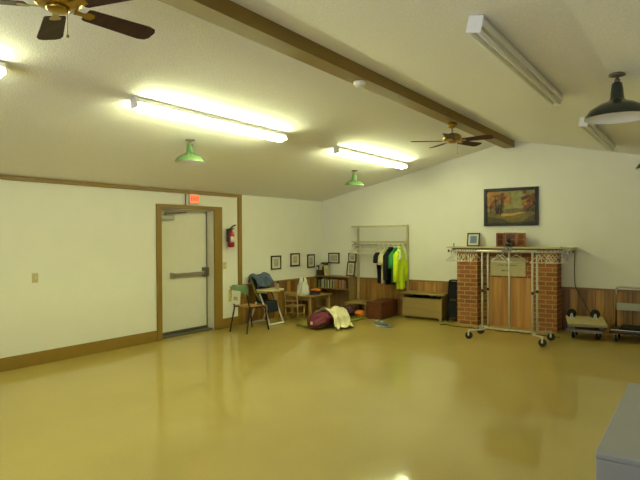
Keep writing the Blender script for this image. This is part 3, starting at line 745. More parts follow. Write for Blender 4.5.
b = MB(); b.tube([(.05, -.2, 1.14), (.074, -.17, 1.15), (.076, -.1, 1.155)], .016, 8); obj('reflective_stripe', b, M['reflect'], hv)

# a hanger hooked over the left end of the lower coat rack rail
o = make_hanger(); o.location = (CX0-.0, 9.43, 1.404); o.location.x = CX0-.006; o.rotation_euler = (0, 0, .9)
tag(o, 'white hanger turned sideways at the left end of the coat rack rod', 'hanger')

# ------------------------------------------------------------------ bench, chest, black bundle
bn = thing('storage_bench', 'tan storage bench with a slightly raised lid', 'bench', (2.49, 9.5, 0))
b = MB(bn); b.box((2.09, 9.40, .05), (2.89, 9.42, .40)); obj('front_panel', b, M['tanwood'], bn, .003)
b = MB(bn); b.box((2.09, 9.42, .05), (2.112, 9.66, .44)); obj('side_panel', b, M['tanwood'], bn, .003)
b = MB(bn); b.box((2.868, 9.42, .05), (2.89, 9.66, .44)); obj('side_panel', b, M['tanwood'], bn, .003)
b = MB(bn); b.box((2.112, 9.64, .05), (2.868, 9.66, .48)); obj('back_panel', b, M['tanwood'], bn)
b = MB(bn); b.box((2.112, 9.42, .05), (2.868, 9.64, .07)); obj('bottom', b, M['tanwood'], bn)
b = MB(bn); b.prism([(2.07, 9.375, .475), (2.07, 9.668, .49), (2.07, 9.668, .512), (2.07, 9.375, .497)], (.87, 0, 0)); obj('lid', b, M['tanwood'], bn, .003)
b = MB(bn); b.box((2.07, 9.39, .385), (2.9, 9.4, .405)); obj('rim', b, M['tanwood'], bn)
for x in (2.12, 2.85):
    for y in (9.43, 9.63):
        b = MB(bn); b.box((x-.025, y-.02, 0), (x+.025, y+.02, .05)); obj('foot', b, M['tanwood'], bn)
b = MB(); 
b.grid(lambda u, v: (2.15+.68*u, 9.45+.17*v, .40+.045*noise.noise(Vector((u*6, v*3, 1)))+.03*math.sin(PI*u)*math.sin(PI*v)), 24, 8)
tag(obj('folded_cloth', b, M['blackcloth'], None, 0, .02), 'dark cloth showing in the gap under the bench lid', 'cloth')

ck = thing('wooden_chest', 'dark red brown wooden chest on the floor below the hanging clothes', 'chest', (1.72, 9.28, 0))
b = MB(ck); b.box((1.545, 8.96, .02), (1.87, 9.63, .31)); obj('body', b, M['darkwood'], ck, .004)
b = MB(ck); b.box((1.54, 8.955, .31), (1.875, 9.63, .328)); obj('lid', b, M['darkwood'], ck, .004)
b = MB(ck); b.box((1.56, 8.98, 0), (1.85, 9.61, .02)); obj('plinth', b, M['dark'], ck)
lb = thing('low_stool', 'low tan topped stool between the bookcase and the dark chest', 'stool', (1.21, 9.27, 0))
b = MB(lb); b.box((.985, 9.05, .25), (1.535, 9.6, .272)); obj('seat', b, M['tanwood'], lb, .004)
for x in (1.02, 1.45):
    for y in (9.09, 9.56):
        b = MB(lb); b.box((x-.02, y-.02, 0), (x+.02, y+.02, .25)); obj('leg', b, M['tanwood'], lb)

fk = thing('folded_chair', 'folded dark chair leaning upright between bench and fireplace', 'folded chair', (3.04, 9.5, 0))
for y, lean in ((9.50, .03), (9.56, .02)):
    b = MB(fk); b.X = None
    b.tube(fillet([(2.985, y-.06, .01), (2.985, y+lean, .76), (3.15, y+lean, .76), (3.15, y-.06, .01)], .04, 4), .013, 8); obj('tube_frame', b, M['black'], fk)
b = MB(fk); b.prism([(3.0, 9.505, .42), (3.135, 9.505, .42), (3.135, 9.53, .74), (3.0, 9.53, .74)], (0, .02, 0)); obj('back_pad', b, M['blackcloth'], fk, .004)
b = MB(fk); b.prism([(3.0, 9.47, .08), (3.135, 9.47, .08), (3.135, 9.49, .38), (3.0, 9.49, .38)], (0, .02, 0)); obj('seat_pad', b, M['blackcloth'], fk, .004)

# ------------------------------------------------------------------ sleeping place on the floor
b = MB()
def mt(u, v):
    x = 1.0+.62*u; y = 7.22+1.68*v
    return (x, y, .028+.012*math.sin(y*9)*(.3+.7*u)*0)
b.X = Matrix.Translation((1.26, 8.2, 0)) @ Matrix.Rotation(math.radians(-3), 4, 'Z'); b.box((-.28, -.68, .002), (.27, .72, .045)); tag(obj('sleeping_mat', b, M['olive'], None, .018), 'olive green foam mat lying under the maroon sleeping bag', 'mat')
def bagprof(v):
    hw = [.10, .17, .195, .185, .165, .155, .16, .18, .18, .15, .08]; ht = [.1, .19, .225, .21, .165, .14, .15, .17, .16, .13, .07]
    f = v*(len(hw)-1); i = min(int(f), len(hw)-2); k = f-i; k = k*k*(3-2*k)
    return hw[i]+(hw[i+1]-hw[i])*k, ht[i]+(ht[i+1]-ht[i])*k
BY_0, BY_1 = 7.33, 8.6
def bagx(v): return 1.45-.17*v+.02*math.sin(4*v)
b = MB(); rings = []; n = 36
for j in range(61):
    v = j/60; hw, ht = bagprof(v); ring = []
    quilt = .012*abs(math.sin(v*PI*13))
    for k in range(n):
        a = 2*PI*k/n; x = math.cos(a); z = math.sin(a)
        nzv = .03*noise.noise(Vector((x*2+5, v*9, z*2)))
        zz = .046+ht*.5+z*(ht*.5)*(1+.0) + (quilt if z > -.2 else 0) + (nzv if z > -.5 else 0)
        ring.append((bagx(v)+x*(hw+quilt)+nzv, BY_0+(BY_1-BY_0)*v, max(zz, .047)))
    rings.append(ring)
b.loft(rings)
sb = thing('sleeping_bag', 'puffy maroon sleeping bag lying on the olive mat', 'sleeping bag', (1.33, 8.0, .046))
mb2 = MB(sb); mb2.v = [p-mb2.o for p in b.v]; mb2.f, mb2.m, mb2.s = b.f, b.m, b.s
obj('shell', mb2, M['maroon'], sb)
b = MB(sb); b.box((1.42, 7.315, .1), (1.46, 7.325, .15)); obj('tag', b, M['paper'], sb)

def bagheight(x, y):
    h = .012
    if .98 < x < 1.56 and 7.5 < y < 8.9: h = .06
    v = (y-BY_0)/(BY_1-BY_0)
    if 0 <= v <= 1:
        hw, ht = bagprof(v); q = (x-bagx(v))/(hw+.03)
        if abs(q) < 1: h = max(h, .05+ht*.5*(1+math.sqrt(1-q*q)))
    return h
random.seed(4)
b = MB()
def sheetpt(u, v):
    x = (1.06+.16*u)*(1-v)+(1.84+.10*u)*v + .04*math.sin(u*9+v*3)*v; y = (7.86+.78*u)*(1-v)+(7.56+.40*u)*v + .03*math.sin(v*11+1)
    hs = [bagheight(x+dx, y+dy) for dx in (-.06, 0, .06) for dy in (-.05, 0, .05)]
    h = max(max(hs)*.6+sum(hs)/9*.4, bagheight(x, y)+.012)
    f = .02*math.sin(u*7+v*17)+.018*math.sin(u*21+3*v)+.02*noise.noise(Vector((u*8, v*8, 2)))
    return (x, y, h+.022+f+.06*max(0, 1-v*2.2)*(1-.5*u))
b.grid(sheetpt, 56, 44); tag(obj('bed_sheet', b, M['sheet'], None, 0, .008), 'rumpled cream sheet thrown across the maroon sleeping bag', 'sheet')
def pillow(name, label, c, sz, m, rz=0.0, cat='pillow'):
    b = MB(); rings = []
    for j in range(13):
        v = -1+2*j/12; e = max(1-abs(v)**3.5, .02)**.5
        rings.append([Vector(c)+rotz(rz) @ Vector((sz[0]/2*math.copysign(abs(math.cos(a))**.6, math.cos(a))*(.75+.25*e), v*sz[1]/2, sz[2]/2*math.sin(a)*e+.01*math.sin(5*a+v*3))) for a in [2*PI*k/24 for k in range(24)]])
    b.loft(rings); return tag(obj(name, b, m), label, cat)
pillow('pillow', 'dark maroon pillow behind the cream sheet', (1.24, 8.72, .15), (.36, .26, .2), M['dmaroon'], .15)
pillow('pillow', 'orange cushion at the head of the sleeping mat', (1.475, 8.83, .105), (.18, .17, .115), M['orange'], .1)

# shoes
def shoe(label, x, y, rz):
    t = thing('sneaker', label, 'shoe', (x, y, 0), 'pair of grey sneakers', rz)
    b = MB(); rings = []
    prof = [(-.14, .03, .09), (-.12, .038, .105), (-.06, .036, .1), (-.01, .037, .085), (.05, .044, .06), (.1, .044, .05), (.135, .03, .04), (.148, .012, .03)]
    for yy, w_, h in prof:
        rings.append([(w_*math.cos(a), yy, .022+max(h-.022, .004)*max(math.sin(a), 0)**.7) for a in [PI*k/10 for k in range(11)]])
    b.loft(rings); obj('upper', b, M['sneaker'], t)
    b = MB(); out = [(w_*1.08, yy) for yy, w_, h in prof]; poly = [(w_, yy, .001) for w_, yy in out]+[(-w_, yy, .001) for w_, yy in out[::-1]]; b.prism(poly, (0, 0, .022)); obj('sole', b, M['sole'], t, .003)
    b = MB()
    for k in range(4): b.tube([(-.022, -.03+.028*k, .088-.008*k), (0, -.03+.028*k, .098-.009*k), (.022, -.03+.028*k, .088-.008*k)], .004, 6)
    obj('laces', b, M['paper'], t)
shoe('grey sneaker, left one of the pair in front of the chest', 2.09, 8.42, .9)
shoe('grey sneaker, right one of the pair in front of the chest', 2.22, 8.34, 1.15)
b = MB(); b.grid(lambda u, v: (2.24+.2*u, 8.25+.14*v, .007+.004*math.sin(9*u+5*v)), 10, 8); tag(obj('cloth_scrap', b, M['bluecloth'], None, 0, .006), 'slate blue cloth lying flat beside the sneakers', 'cloth')

# ------------------------------------------------------------------ children's corner: school chair, high chair, small chair, table
sc_ = thing('school_chair', 'school chair with dark tube legs and papers over its back', 'chair', (.57, 6.75, 0))
X0, X1, Y0, Y1 = .40, .74, 6.52, 6.96
for x in (X0, X1):
    s = -1 if x == X0 else 1
    b = MB(sc_); b.tube(fillet([(x+.02*s, Y0-.05, .0), (x, Y0+.04, .40), (x, Y0+.02, .50), (x-.01*s, Y0-.06, .76)], .06, 5), .0125, 10); obj('leg', b, M['dark'], sc_)
    b = MB(sc_); b.tube(fillet([(x+.02*s, Y1+.05, .0), (x, Y1-.02, .40), (x, Y0+.06, .415)], .05, 5), .0125, 10); obj('leg', b, M['dark'], sc_)
b = MB(sc_)
def seatpt(u, v): return (X0-.01+(X1-X0+.02)*u, Y0+.02+(Y1-Y0+.02)*v, .428-.012*math.sin(PI*u)+(.02*max(0, .15-v)/.15)-(.02*max(0, v-.85)/.15))
b.grid(seatpt, 12, 12); obj('seat', b, M['seatwood'], sc_, 0, .012)
b = MB(sc_); b.grid(lambda u, v: (X0+(X1-X0)*u, Y0-.035-.02*math.sin(PI*u)-.03*v, .60+.16*v), 10, 4); obj('backrest', b, M['seatwood'], sc_, 0, .01)
def drape(name, label, x0, x1, zf, zb, m, cat):
    b = MB()
    # path over the top edge of the backrest: front (towards camera) down, behind down
    path = [(Y0-.062, zf)] + [(Y0-.085, zf+(.775-zf)*k/4) for k in range(2, 5)] + [(Y0-.075, .79), (Y0-.045, .792), (Y0-.03, .775)] + [(Y0-.012, .775+(zb-.775)*k/3) for k in range(1, 4)]
    n = len(path)-1
    def fn(u, v):
        i = min(int(v*n), n-1); k = v*n-i
        y = path[i][0]*(1-k)+path[i+1][0]*k; z = path[i][1]*(1-k)+path[i+1][1]*k
        return (x0+(x1-x0)*u+.012*(.5-v), y-.018*math.sin(PI*(x0+(x1-x0)*u-X0)/(X1-X0))-.004*math.sin(u*5+v*4), z)
    b.grid(fn, 8, 20); return tag(obj(name, b, m, None, 0, .003), label, cat)
drape('paper_folder', 'pale green folder hung over the top of the school chair back', .475, .765, .655, .62, M['sheetgreen'], 'folder')
b = MB(); b.add([(.48, Y0-.11, .49), (.68, Y0-.118, .48), (.68, Y0-.105, .70), (.48, Y0-.105, .705)], [(0, 1, 2, 3)]); b.add([(.53, Y0-.1135, .55), (.62, Y0-.1175, .545), (.62, Y0-.1135, .60), (.53, Y0-.1125, .605)], [(0, 1, 2, 3)], 1)
tag(obj('paper_sheet', b, [M['paper'], M['print']], None, 0, .002), 'white printed sheet hanging on the school chair back', 'paper')

hc = thing('high_chair', 'baby high chair with white frame and cream tray', 'high chair', (.32, 7.48, 0))
hy0, hy1 = 7.30, 7.66
for y in (hy0, hy1):
    s = -1 if y == hy0 else 1
    b = MB(hc); b.tube([(.54, y+.01*s, .03), (.40, y, .36), (.30, y, .56)], .0145, 10); obj('leg', b, M['white'], hc)
    b = MB(hc); b.tube([(.07, y+.01*s, .03), (.18, y, .30), (.22, y, .40)], .0145, 10); obj('leg', b, M['white'], hc)
    b = MB(hc); b.tube([(.34, y+.022*s, .44), (.20, y+.022*s, .62), (.09, y+.022*s, .88)], .021, 8); obj('back_tube', b, M['olivevinyl'], hc)
    b = MB(hc); b.tube([(.17, y, .585), (.47, y, .585)], .014, 8); obj('tray_arm', b, M['tray'], hc)
b = MB(hc); b.tube([(.54, hy0-.03, .018), (.54, hy1+.03, .018)], .017, 10); obj('foot_bar', b, M['white'], hc)
b = MB(hc); b.tube([(.07, hy0-.03, .018), (.07, hy1+.03, .018)], .017, 10); obj('foot_bar', b, M['white'], hc)
b = MB(hc); b.box((.15, hy0+.025, .38), (.44, hy1-.025, .42)); obj('seat', b, M['navy'], hc, .015)
b = MB(hc); b.prism([(.19, hy0+.025, .42), (.225, hy0+.025, .42), (.11, hy0+.025, .86), (.075, hy0+.025, .85)], (0, hy1-hy0-.05, 0)); obj('backrest', b, M['navy'], hc, .012)
b = MB(hc); b.prism([(.43, hy0+.04, .41), (.45, hy0+.04, .40), (.49, hy0+.04, .22), (.47, hy0+.04, .22)], (0, hy1-hy0-.08, 0)); obj('leg_rest', b, M['navy'], hc, .006)
b = MB(hc)
def tr_out(k, z): return [(.40+k*.19*math.copysign(abs(math.cos(a))**.5, math.cos(a)), 7.48+k*.235*math.copysign(abs(math.sin(a))**.5, math.sin(a)), z) for a in [2*PI*i/40 for i in range(40)]]
b.loft([tr_out(.9, .60), tr_out(1, .608), tr_out(1.0, .633), tr_out(.95, .633), tr_out(.92, .618), tr_out(.1, .617)]); obj('tray', b, M['tray'], hc)
# jacket bundled over the high chair back
b = MB()
def jk(u, v):
    path = [(.055, .76), (.05, .82), (.06, .875), (.1, .90), (.16, .89), (.215, .83), (.245, .76), (.265, .68)]
    n = len(path)-1; i = min(int(v*n), n-1); k = v*n-i
    x = path[i][0]*(1-k)+path[i+1][0]*k; z = path[i][1]*(1-k)+path[i+1][1]*k
    nz_ = noise.noise(Vector((u*5, v*6, 3)))
    out = (.018*math.sin(u*14+v*3)+.035*nz_+.02) if v > .4 else 0
    return (x+out*.9, 7.27+.44*u+.02*math.sin(v*9), z+.035*noise.noise(Vector((u*4, 7, v*3)))+.012*math.sin(u*9)-.04*abs(u-.6))
b.grid(jk, 28, 36); tag(obj('draped_jacket', b, M['denim'], None, 0, .022), 'blue grey jacket draped over the back of the high chair', 'jacket')
bt = thing('baby_bottle', 'small grey bottle standing on the high chair tray', 'bottle', (.46, 7.62, 0.6180))
b = MB(bt); b.lathe([(.02, 0.6180), (.027, 0.6325), (.027, 0.7095), (.018, 0.7245), (.018, 0.7295)], (.46, 7.62, 0), 16); obj('bottle_body', b, M['bottle'], bt)
b = MB(bt); b.lathe([(.02, 0.7295), (.02, 0.7495), (.008, 0.7595), (.006, 0.7745)], (.46, 7.62, 0), 14); obj('bottle_cap', b, M['dark'], bt)

wc = thing('child_chair', 'small wooden child chair at the low table', 'chair', (.5, 8.12, 0))
ax, ay = .34, 8.0
ux = Vector((.86, .1, 0)).normalized(); uy = Vector((-.1, .86, 0)).normalized()
def wcp(a, b_, z): return Vector((ax, ay, z))+ux*a+uy*b_
Rw = Matrix((ux, uy, Vector((0, 0, 1)))).transposed()
for a in (0, .26):
    b = MB(wc); b.tube([wcp(a, 0, 0), wcp(a, .01, .27), wcp(a, -.03, .54)], .014, 8); obj('leg', b, M['woodz'], wc)
    b = MB(wc); b.tube([wcp(a, .25, 0), wcp(a, .24, .25)], .014, 8); obj('leg', b, M['woodz'], wc)
b = MB(wc); b.obox(wcp(.13, .12, .262), (.31, .29, .018), Rw); obj('seat', b, M['wood'], wc, .006)
b = MB(wc); b.obox(wcp(.13, -.027, .505), (.27, .014, .075), Rw); obj('backrest', b, M['wood'], wc, .004)
b = MB(wc); b.obox(wcp(.13, -.008, .37), (.25, .012, .03), Rw); obj('back_slat', b, M['wood'], wc, .003)
b = MB(wc); b.tube([wcp(0, .01, .12), wcp(0, .245, .12)], .008, 8); b.tube([wcp(.26, .01, .12), wcp(.26, .245, .12)], .008, 8); b.tube([wcp(0, .125, .12), wcp(.26, .125, .12)], .008, 8); obj('stretcher', b, M['woodz'], wc)

tb = thing('low_table', 'low wooden child table in front of the bookcase', 'table', (.38, 8.75, 0))
TX0, TX1, TY0, TY1, TZ = .12, .67, 8.36, 9.1, .42
b = MB(tb); b.box((TX0, TY0, TZ-.022), (TX1, TY1, TZ)); obj('tabletop', b, M['wood'], tb, .005)
b = MB(tb)
for a, c in (((TX0+.05, TY0+.05), (TX1-.05, TY0+.068)), ((TX0+.05, TY1-.068), (TX1-.05, TY1-.05)), ((TX0+.05, TY0+.068), (TX0+.068, TY1-.068)), ((TX1-.068, TY0+.068), (TX1-.05, TY1-.068))):
    b.box((a[0], a[1], TZ-.09), (c[0], c[1], TZ-.022))
obj('apron', b, M['wood'], tb)
for x in (TX0+.06, TX1-.06):
    for y in (TY0+.06, TY1-.06):
        b = MB(tb); b.box((x-.026, y-.026, 0), (x+.026, y+.026, TZ-.022)); obj('leg', b, M['woodz'], tb, .003)

# white plastic bag on the table
pb = thing('plastic_bag', 'white plastic shopping bag standing on the low table', 'bag', (.40, 8.47, TZ))
b = MB(pb); rings = []; n = 40; c = Vector((.40, 8.47, TZ+.002))
for s_ in [i/14 for i in range(15)]:
    r = .118*(1-.18*s_)*(1 if s_ > .08 else .86) if s_ < .65 else .118*(.882-.9*(s_-.65))
    rings.append([c+Vector((r*1.15*math.cos(a)*(1+.12*math.sin(5*a+s_*4)), r*.8*math.sin(a)*(1+.15*math.sin(7*a-s_*5)), .26*s_+.008*math.sin(4*a)*(s_ > .1))) for a in [2*PI*k/n for k in range(n)]])
b.loft(rings); obj('bag_body', b, M['plastic'], pb)
for sx in (-.055, .06):
    b = MB(pb); b.tube([c+Vector((sx*1.1, -.01, .2)), c+Vector((sx*1.0, 0, .30)), c+Vector((sx*.9, .0, .345)), c+Vector((sx*.6, .01, .36)), c+Vector((sx*.45, .015, .3)), c+Vector((sx*.45, .015, .22))], [.04, .028, .016, .014, .016, .02], 10); obj('handle', b, M['plastic'], pb)
t = thing('dark_tote', 'dark bundle on the low table behind the white bag', 'bundle', (.47, 8.76, TZ))
b = MB(t); rings = []
for s_ in [i/8 for i in range(9)]:
    k = 1-.55*s_**2
    rings.append([(.47+.12*k*math.cos(a)*(1+.06*math.sin(4*a)), 8.76+.12*k*math.sin(a), TZ+.002+.06*s_) for a in [2*PI*i/28 for i in range(28)]])
b.loft(rings); obj('body', b, M['navy'], t)
pillow('orange_pouch', 'flat orange pouch lying on the dark bundle on the table', (.49, 8.78, TZ+.083), (.19, .18, .045), M['orange'], .2, 'pouch')

# ------------------------------------------------------------------ rolling garment rack
RX0, RX1, RY0, RY1 = 4.05, 4.79, 8.2, 8.47
rk = thing('garment_rack', 'rolling metal garment rack in front of the fireplace', 'garment rack', (4.42, 8.335, 0))
ZT = 1.345
for x in (RX0, RX1):
    s = -1 if x == RX0 else 1
    for y in (RY0, RY1):
        b = MB(rk); b.tube([(x, y, .13), (x, y, ZT-.012)], .0155, 10); up_ = obj('upright', b, M['zinc'], rk)
        b = MB(rk); b.lathe([(.018, .72), (.018, .76)], (x, y, 0), 10); b.sphere((x+.0, y-.022, .74), .012, 8, 6); obj('clamp_knob', b, M['dark'], up_)
    for y, yc in ((RY0, 8.07), (RY1, 8.60)):
        b = MB(rk); b.tube(fillet([(x, y, .14), (x+.08*s, (y+yc)/2, .138), (x+.165*s, yc, .135)], .05, 4), .0135, 10); obj('foot_bar', b, M['zinc'], rk)
        cx_, cy_ = x+.165*s, yc
        b = MB(rk); b.tube([(cx_, cy_, .15), (cx_, cy_, .118)], .012, 8); b.box((cx_-.012, cy_-.026, .055), (cx_+.012, cy_-.022, .123)); b.box((cx_-.012, cy_+.022, .055), (cx_+.012, cy_+.026, .123)); b.box((cx_-.02, cy_-.026, .118), (cx_+.022, cy_+.026, .123)); ca = obj('caster', b, M['zinc'], rk)
        b = MB(rk); b.lathe([(.045, -.017), (.056, -.012), (.056, .012), (.045, .017)], (cx_, cy_, .0565), 20, axis='y'); obj('wheel', b, M['rubber'], ca)
    b = MB(rk); b.tube([(x, RY0, .14), (x, RY1, .14)], .0125, 10); obj('end_rail', b, M['zinc'], rk)
    b = MB(rk); b.tube([(x, RY0, ZT-.04), (x, RY1, ZT-.04)], .01, 10); obj('top_cross_rail', b, M['dark'], rk)
b = MB(rk); b.tube([(RX0, 8.335, .148), (RX1, 8.335, .148)], .0125, 10); obj('base_rail', b, M['zinc'], rk)
b = MB(rk); b.tube([(4.42, 8.335, .148), (4.42, 8.335, ZT)], .013, 10); obj('centre_post', b, M['zinc'], rk)
b = MB(rk); b.tube([(4.42, RY0-.01, ZT+.004), (4.42, RY1+.01, ZT+.004)], .012, 8); b.box((4.40, RY0-.022, ZT-.02), (4.44, RY0+.02, ZT+.07)); b.box((4.46, RY0-.016, ZT), (4.49, RY0+.016, ZT+.07)); b.box((4.35, RY0-.016, ZT-.03), (4.39, RY0+.018, ZT+.03)); obj('centre_clamp', b, M['grey'], rk)
for y in (RY0, RY1):
    b = MB(rk); b.tube([(3.52, y, ZT), (5.27, y, ZT)], .0155, 12); hr = obj('hanging_rail', b, M['zinc'], rk)
    b = MB(rk)
    for x in (3.5, 5.27): b.lathe([(.012, 0), (.019, .003), (.019, .022), (.012, .025)], (x, y, ZT), 12, axis='x')
    obj('end_cap', b, M['black'], hr)
def bow():
    t = thing('ribbon_bow', 'spiky silver grey ribbon bow tied to the right end of the rack', 'bow', (5.245, RY0-.03, ZT+.01))
    b = MB(t); c = Vector((5.245, RY0-.045, ZT+.01))
    for k in range(9):
        a = 2*PI*k/9+.2; ln = .07+.035*(k % 3 == 0)
        d_ = Vector((math.cos(a), -.25+.15*(k % 2), math.sin(a))).normalized(); sd = d_.cross(Vector((0, 1, 0))).normalized()*.011
        b.add([c+sd*.4, c-sd*.4, c+d_*ln*.6-sd, c+d_*ln, c+d_*ln*.6+sd], [(0, 1, 2, 3, 4)])
    obj('loops', b, M['greybow'], t, 0, .003)
    b = MB(t); b.sphere(c, .014, 10, 8); obj('knot', b, M['grey'], t)
    b = MB(t); b.add([c, c+Vector((.012, 0, 0)), c+Vector((.03, .01, -.13)), c+Vector((.016, .01, -.14))], [(0, 1, 2, 3)]); obj('ribbon_tail', b, M['greybow'], t, 0, .003)
bow()
random.seed(12)
for k in range(11):
    hanger((3.56+.04*k+random.uniform(-.012, .012), RY0, ZT+.0125), random.uniform(-.5, .5), 'empty white hanger in the bunch at the left end of the rolling rack', 'hangers on the left end of the rolling rack')
for k in range(9):
    hanger((4.865+.042*k+random.uniform(-.012, .012), RY0, ZT+.0125), random.uniform(-.45, .45), 'empty white hanger in the bunch at the right end of the rolling rack', 'hangers on the right end of the rolling rack')
for x, r_ in ((4.30, .9), (4.345, 1.15), (4.56, -.8)):
    hanger((x, RY0, ZT+.0125), r_, 'empty white hanger turned near the centre post of the rolling rack', 'hangers at the middle of the rolling rack')

# cords
def cord(label, pts, r=.006):
    b = MB(); b.tube(fillet(pts, .08, 4), r, 8); return tag(obj('cord', b, M['cord']), label, 'cord')
cord('dark cord hanging from the mantel end down to the dolly', [(5.10, 9.66, 1.33), (5.09, 9.67, 1.0), (5.10, 9.655, .74), (5.2, 9.62, .56), (5.36, 9.46, .33), (5.37, 9.38, .298)], .007)
random.seed(3)
pts = []
for k in range(26):
    x = 3.02+2.0*k/25
    pts.append((x, 9.05-.12*k/25+.05*math.sin(k*1.3)+random.uniform(-.05, .05), .009))
cord('dark cord lying in kinks along the floor before the fireplace', pts, .008)

# ------------------------------------------------------------------ dollies and cart at the right
def dolly(label, x0, x1, y0, y1, zb, m_board, up):
    t = thing('dolly', label, 'dolly', ((x0+x1)/2, (y0+y1)/2, zb))
    b = MB(t); b.box((x0, y0, zb), (x1, y1, zb+.03)); obj('deck', b, m_board, t, .006)
    b = MB(t)
    b.box((x0-.004, y0-.006, zb-.012), (x1+.004, y0, zb+.032)); b.box((x0-.004, y1, zb-.012), (x1+.004, y1+.006, zb+.032)); obj('edge_band', b, M['grey'], t)
    for x in (x0+.085, x1-.085):
        for y in (y0+.08, y1-.08):
            s = 1 if up else -1; z = zb+.03 if up else zb
            b = MB(t); b.box((x-.035, y-.03, min(z, z+s*.006)), (x+.035, y+.03, max(z, z+s*.006)))
            for dx in (-.024, .02): b.prism([(x+dx, y-.025, z+s*.006), (x+dx, y+.025, z+s*.006), (x+dx, y+.03, z+s*.07), (x+dx, y+.008, z+s*.07)], (.004, 0, 0))
            ca = obj('caster', b, M['zinc'], t)
            b = MB(t); b.lathe([(.04, -.017), (.052, -.012), (.052, .012), (.04, .017)], (x, y+.018, z+s*.072), 20, axis='x'); obj('wheel', b, M['rubber'], ca)
    return t
dolly('dark wheeled dolly standing on the floor under a pale one', 5.10, 5.60, 8.93, 9.36, .125, M['dark'], False)
up = thing('dolly', 'pale dolly lying upside down on another with casters upward', 'dolly', (5.345, 9.12, .2))
UX = Matrix.Translation((5.345, 9.12, .262)) @ Matrix.Rotation(math.radians(14), 4, 'Z') @ Matrix.Rotation(math.radians(4.5), 4, 'X')
for sx in (-.2, .2):
    b = MB(up); b.X = UX; b.box((sx-.035, -.24, -.08), (sx+.035, .26, -.012)); obj('runner', b, M['grey'], up, .004)
b = MB(up); b.X = UX; b.box((-.265, -.285, -.012), (.265, .3, .012)); obj('deck', b, M['cartboard'], up, .005)
b = MB(up); b.X = UX; b.box((-.268, -.291, -.026), (.268, -.285, .014)); b.box((.265, -.285, -.026), (.271, .3, .014)); obj('edge_band', b, M['alu'], up)
for sx in (-.19, .14):
    y = .1
    b = MB(up); b.X = UX; b.box((sx-.04, y-.04, .012), (sx+.04, y+.04, .018))
    for dy in (-.028, .024): b.prism([(sx-.035, y+dy, .018), (sx+.03, y+dy, .018), (sx+.012, y+dy, .1), (sx-.012, y+dy, .1)], (0, .004, 0))
    ca = obj('caster', b, M['zinc'], up)
    b = MB(up); b.X = UX; b.lathe([(.055, -.019), (.07, -.013), (.07, .013), (.055, .019)], (sx, y, .092), 22, axis='y'); obj('wheel', b, M['rubber'], ca)

ct = thing('push_cart', 'low push cart with chrome tube handle, cut off by right edge', 'cart', (6.0, 9.3, 0))
b = MB(ct); b.tube(fillet([(5.71, 9.52, .16), (5.71, 9.55, .77), (6.33, 9.55, .77), (6.33, 9.52, .16)], .05, 6), .0135, 10); obj('handle', b, M['chrome'], ct)
b = MB(ct); b.box((5.72, 9.515, .415), (6.32, 9.535, .53)); obj('handle_panel', b, M['vinyl'], ct, .004)
b = MB(ct); b.box((5.68, 8.98, .13), (6.36, 9.56, .16)); obj('deck', b, M['dark'], ct, .004)
b = MB(ct); b.tube(fillet([(5.68, 9.56, .185), (5.68, 8.97, .185), (6.36, 8.97, .185), (6.36, 9.56, .185)], .05, 5), .011, 8); obj('rim_rail', b, M['chrome'], ct)
for x in (5.76, 6.28):
    for y in (9.06, 9.46):
        b = MB(ct); b.box((x-.022, y-.02, .05), (x-.018, y+.02, .13)); b.box((x+.018, y-.02, .05), (x+.022, y+.02, .13)); b.box((x-.03, y-.03, .124), (x+.03, y+.03, .13)); ca = obj('caster', b, M['zinc'], ct)
        b = MB(ct); b.lathe([(.04, -.014), (.05, -.01), (.05, .01), (.04, .014)], (x, y, .0505), 18, axis='x'); obj('wheel', b, M['rubber'], ca)
b = MB(); b.box((5.80, 9.08, .1605), (6.26, 9.44, .21)); tag(obj('seat_cushion', b, M['blackcloth'], None, .015), 'flat dark cushion lying on the push cart deck', 'cushion')

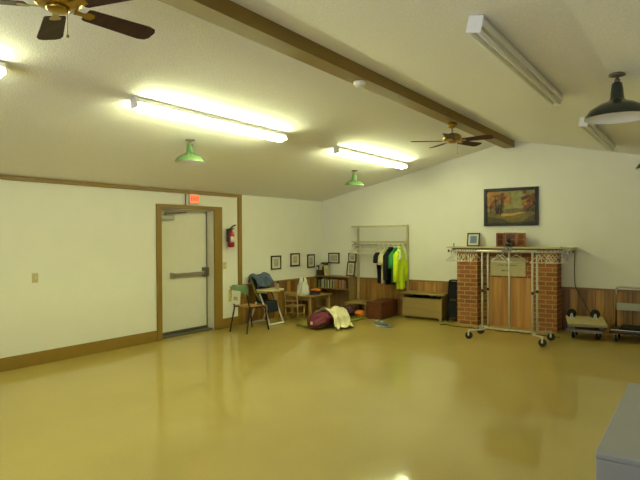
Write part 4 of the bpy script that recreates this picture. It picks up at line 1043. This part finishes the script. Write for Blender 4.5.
# ------------------------------------------------------------------ foreground box
fb = thing('storage_box', 'large plain white box in the bottom right foreground', 'box', (6.95, 2.93, 0))
b = MB(fb); b.box((6.464, 2.322, .03), (7.46, 3.515, 0.730)); obj('body', b, M['laminate'], fb, .006)
b = MB(fb); b.box((6.463, 2.32, 0.730), (7.462, 3.517, 0.755)); obj('top', b, M['laminate'], fb, .004)
b = MB(fb); b.box((6.52, 2.37, 0), (7.4, 3.47, .03)); obj('base', b, M['dark'], fb)

# ------------------------------------------------------------------ light
wd = bpy.data.worlds.new('daylight'); S.world = wd; wd.use_nodes = True
wn_, wl_ = wd.node_tree.nodes, wd.node_tree.links
bg = wn_['Background']; bg.inputs['Strength'].default_value = 1.0
tcw = wn_.new('ShaderNodeTexCoord'); sxw = wn_.new('ShaderNodeSeparateXYZ'); wl_.new(tcw.outputs['Generated'], sxw.inputs[0])
mrw = wn_.new('ShaderNodeMapRange'); wl_.new(sxw.outputs['Z'], mrw.inputs['Value'])
mrw.inputs['From Min'].default_value = -.12; mrw.inputs['From Max'].default_value = .04
mxw = wn_.new('ShaderNodeMix'); mxw.data_type = 'RGBA'; wl_.new(mrw.outputs[0], mxw.inputs[0])
mxw.inputs[6].default_value = (7.6, 8.2, 10.5, 1)      # sunlit concrete outside the window
mxw.inputs[7].default_value = (.75, 1.05, 1.6, 1)                       # hazy sky
wl_.new(mxw.outputs[2], bg.inputs['Color'])
la = bpy.data.lights.new('window portal', 'AREA'); la.shape = 'RECTANGLE'; la.size = WX1-WX0; la.size_y = WZ1-WZ0
lo = bpy.data.objects.new('window_portal', la); COL.objects.link(lo); lo.location = ((WX0+WX1)/2, YF-.16, (WZ0+WZ1)/2); lo.rotation_euler = (PI/2, 0, 0)
la.cycles.is_portal = True

# ------------------------------------------------------------------ camera
cam = bpy.data.cameras.new('camera'); cam.sensor_width = 36; cam.lens = 540/640*36; cam.clip_start = .05
co = bpy.data.objects.new('camera', cam); COL.objects.link(co)
Rv, Uv, Fv = Vector((.8165, .5773, -.0057)), Vector((-.0002, .0102, .9999)), Vector((-.5773, .8165, -.0084))
mw = Matrix((Rv, Uv, -Fv)).transposed().to_4x4(); mw.translation = (6.8024, 0, 1.6)
co.matrix_world = mw
S.camera = co
S.view_settings.view_transform = 'Standard'; S.view_settings.look = 'None'
S.view_settings.exposure = 0.0; S.view_settings.gamma = 1.0
S.view_settings.use_curve_mapping = False
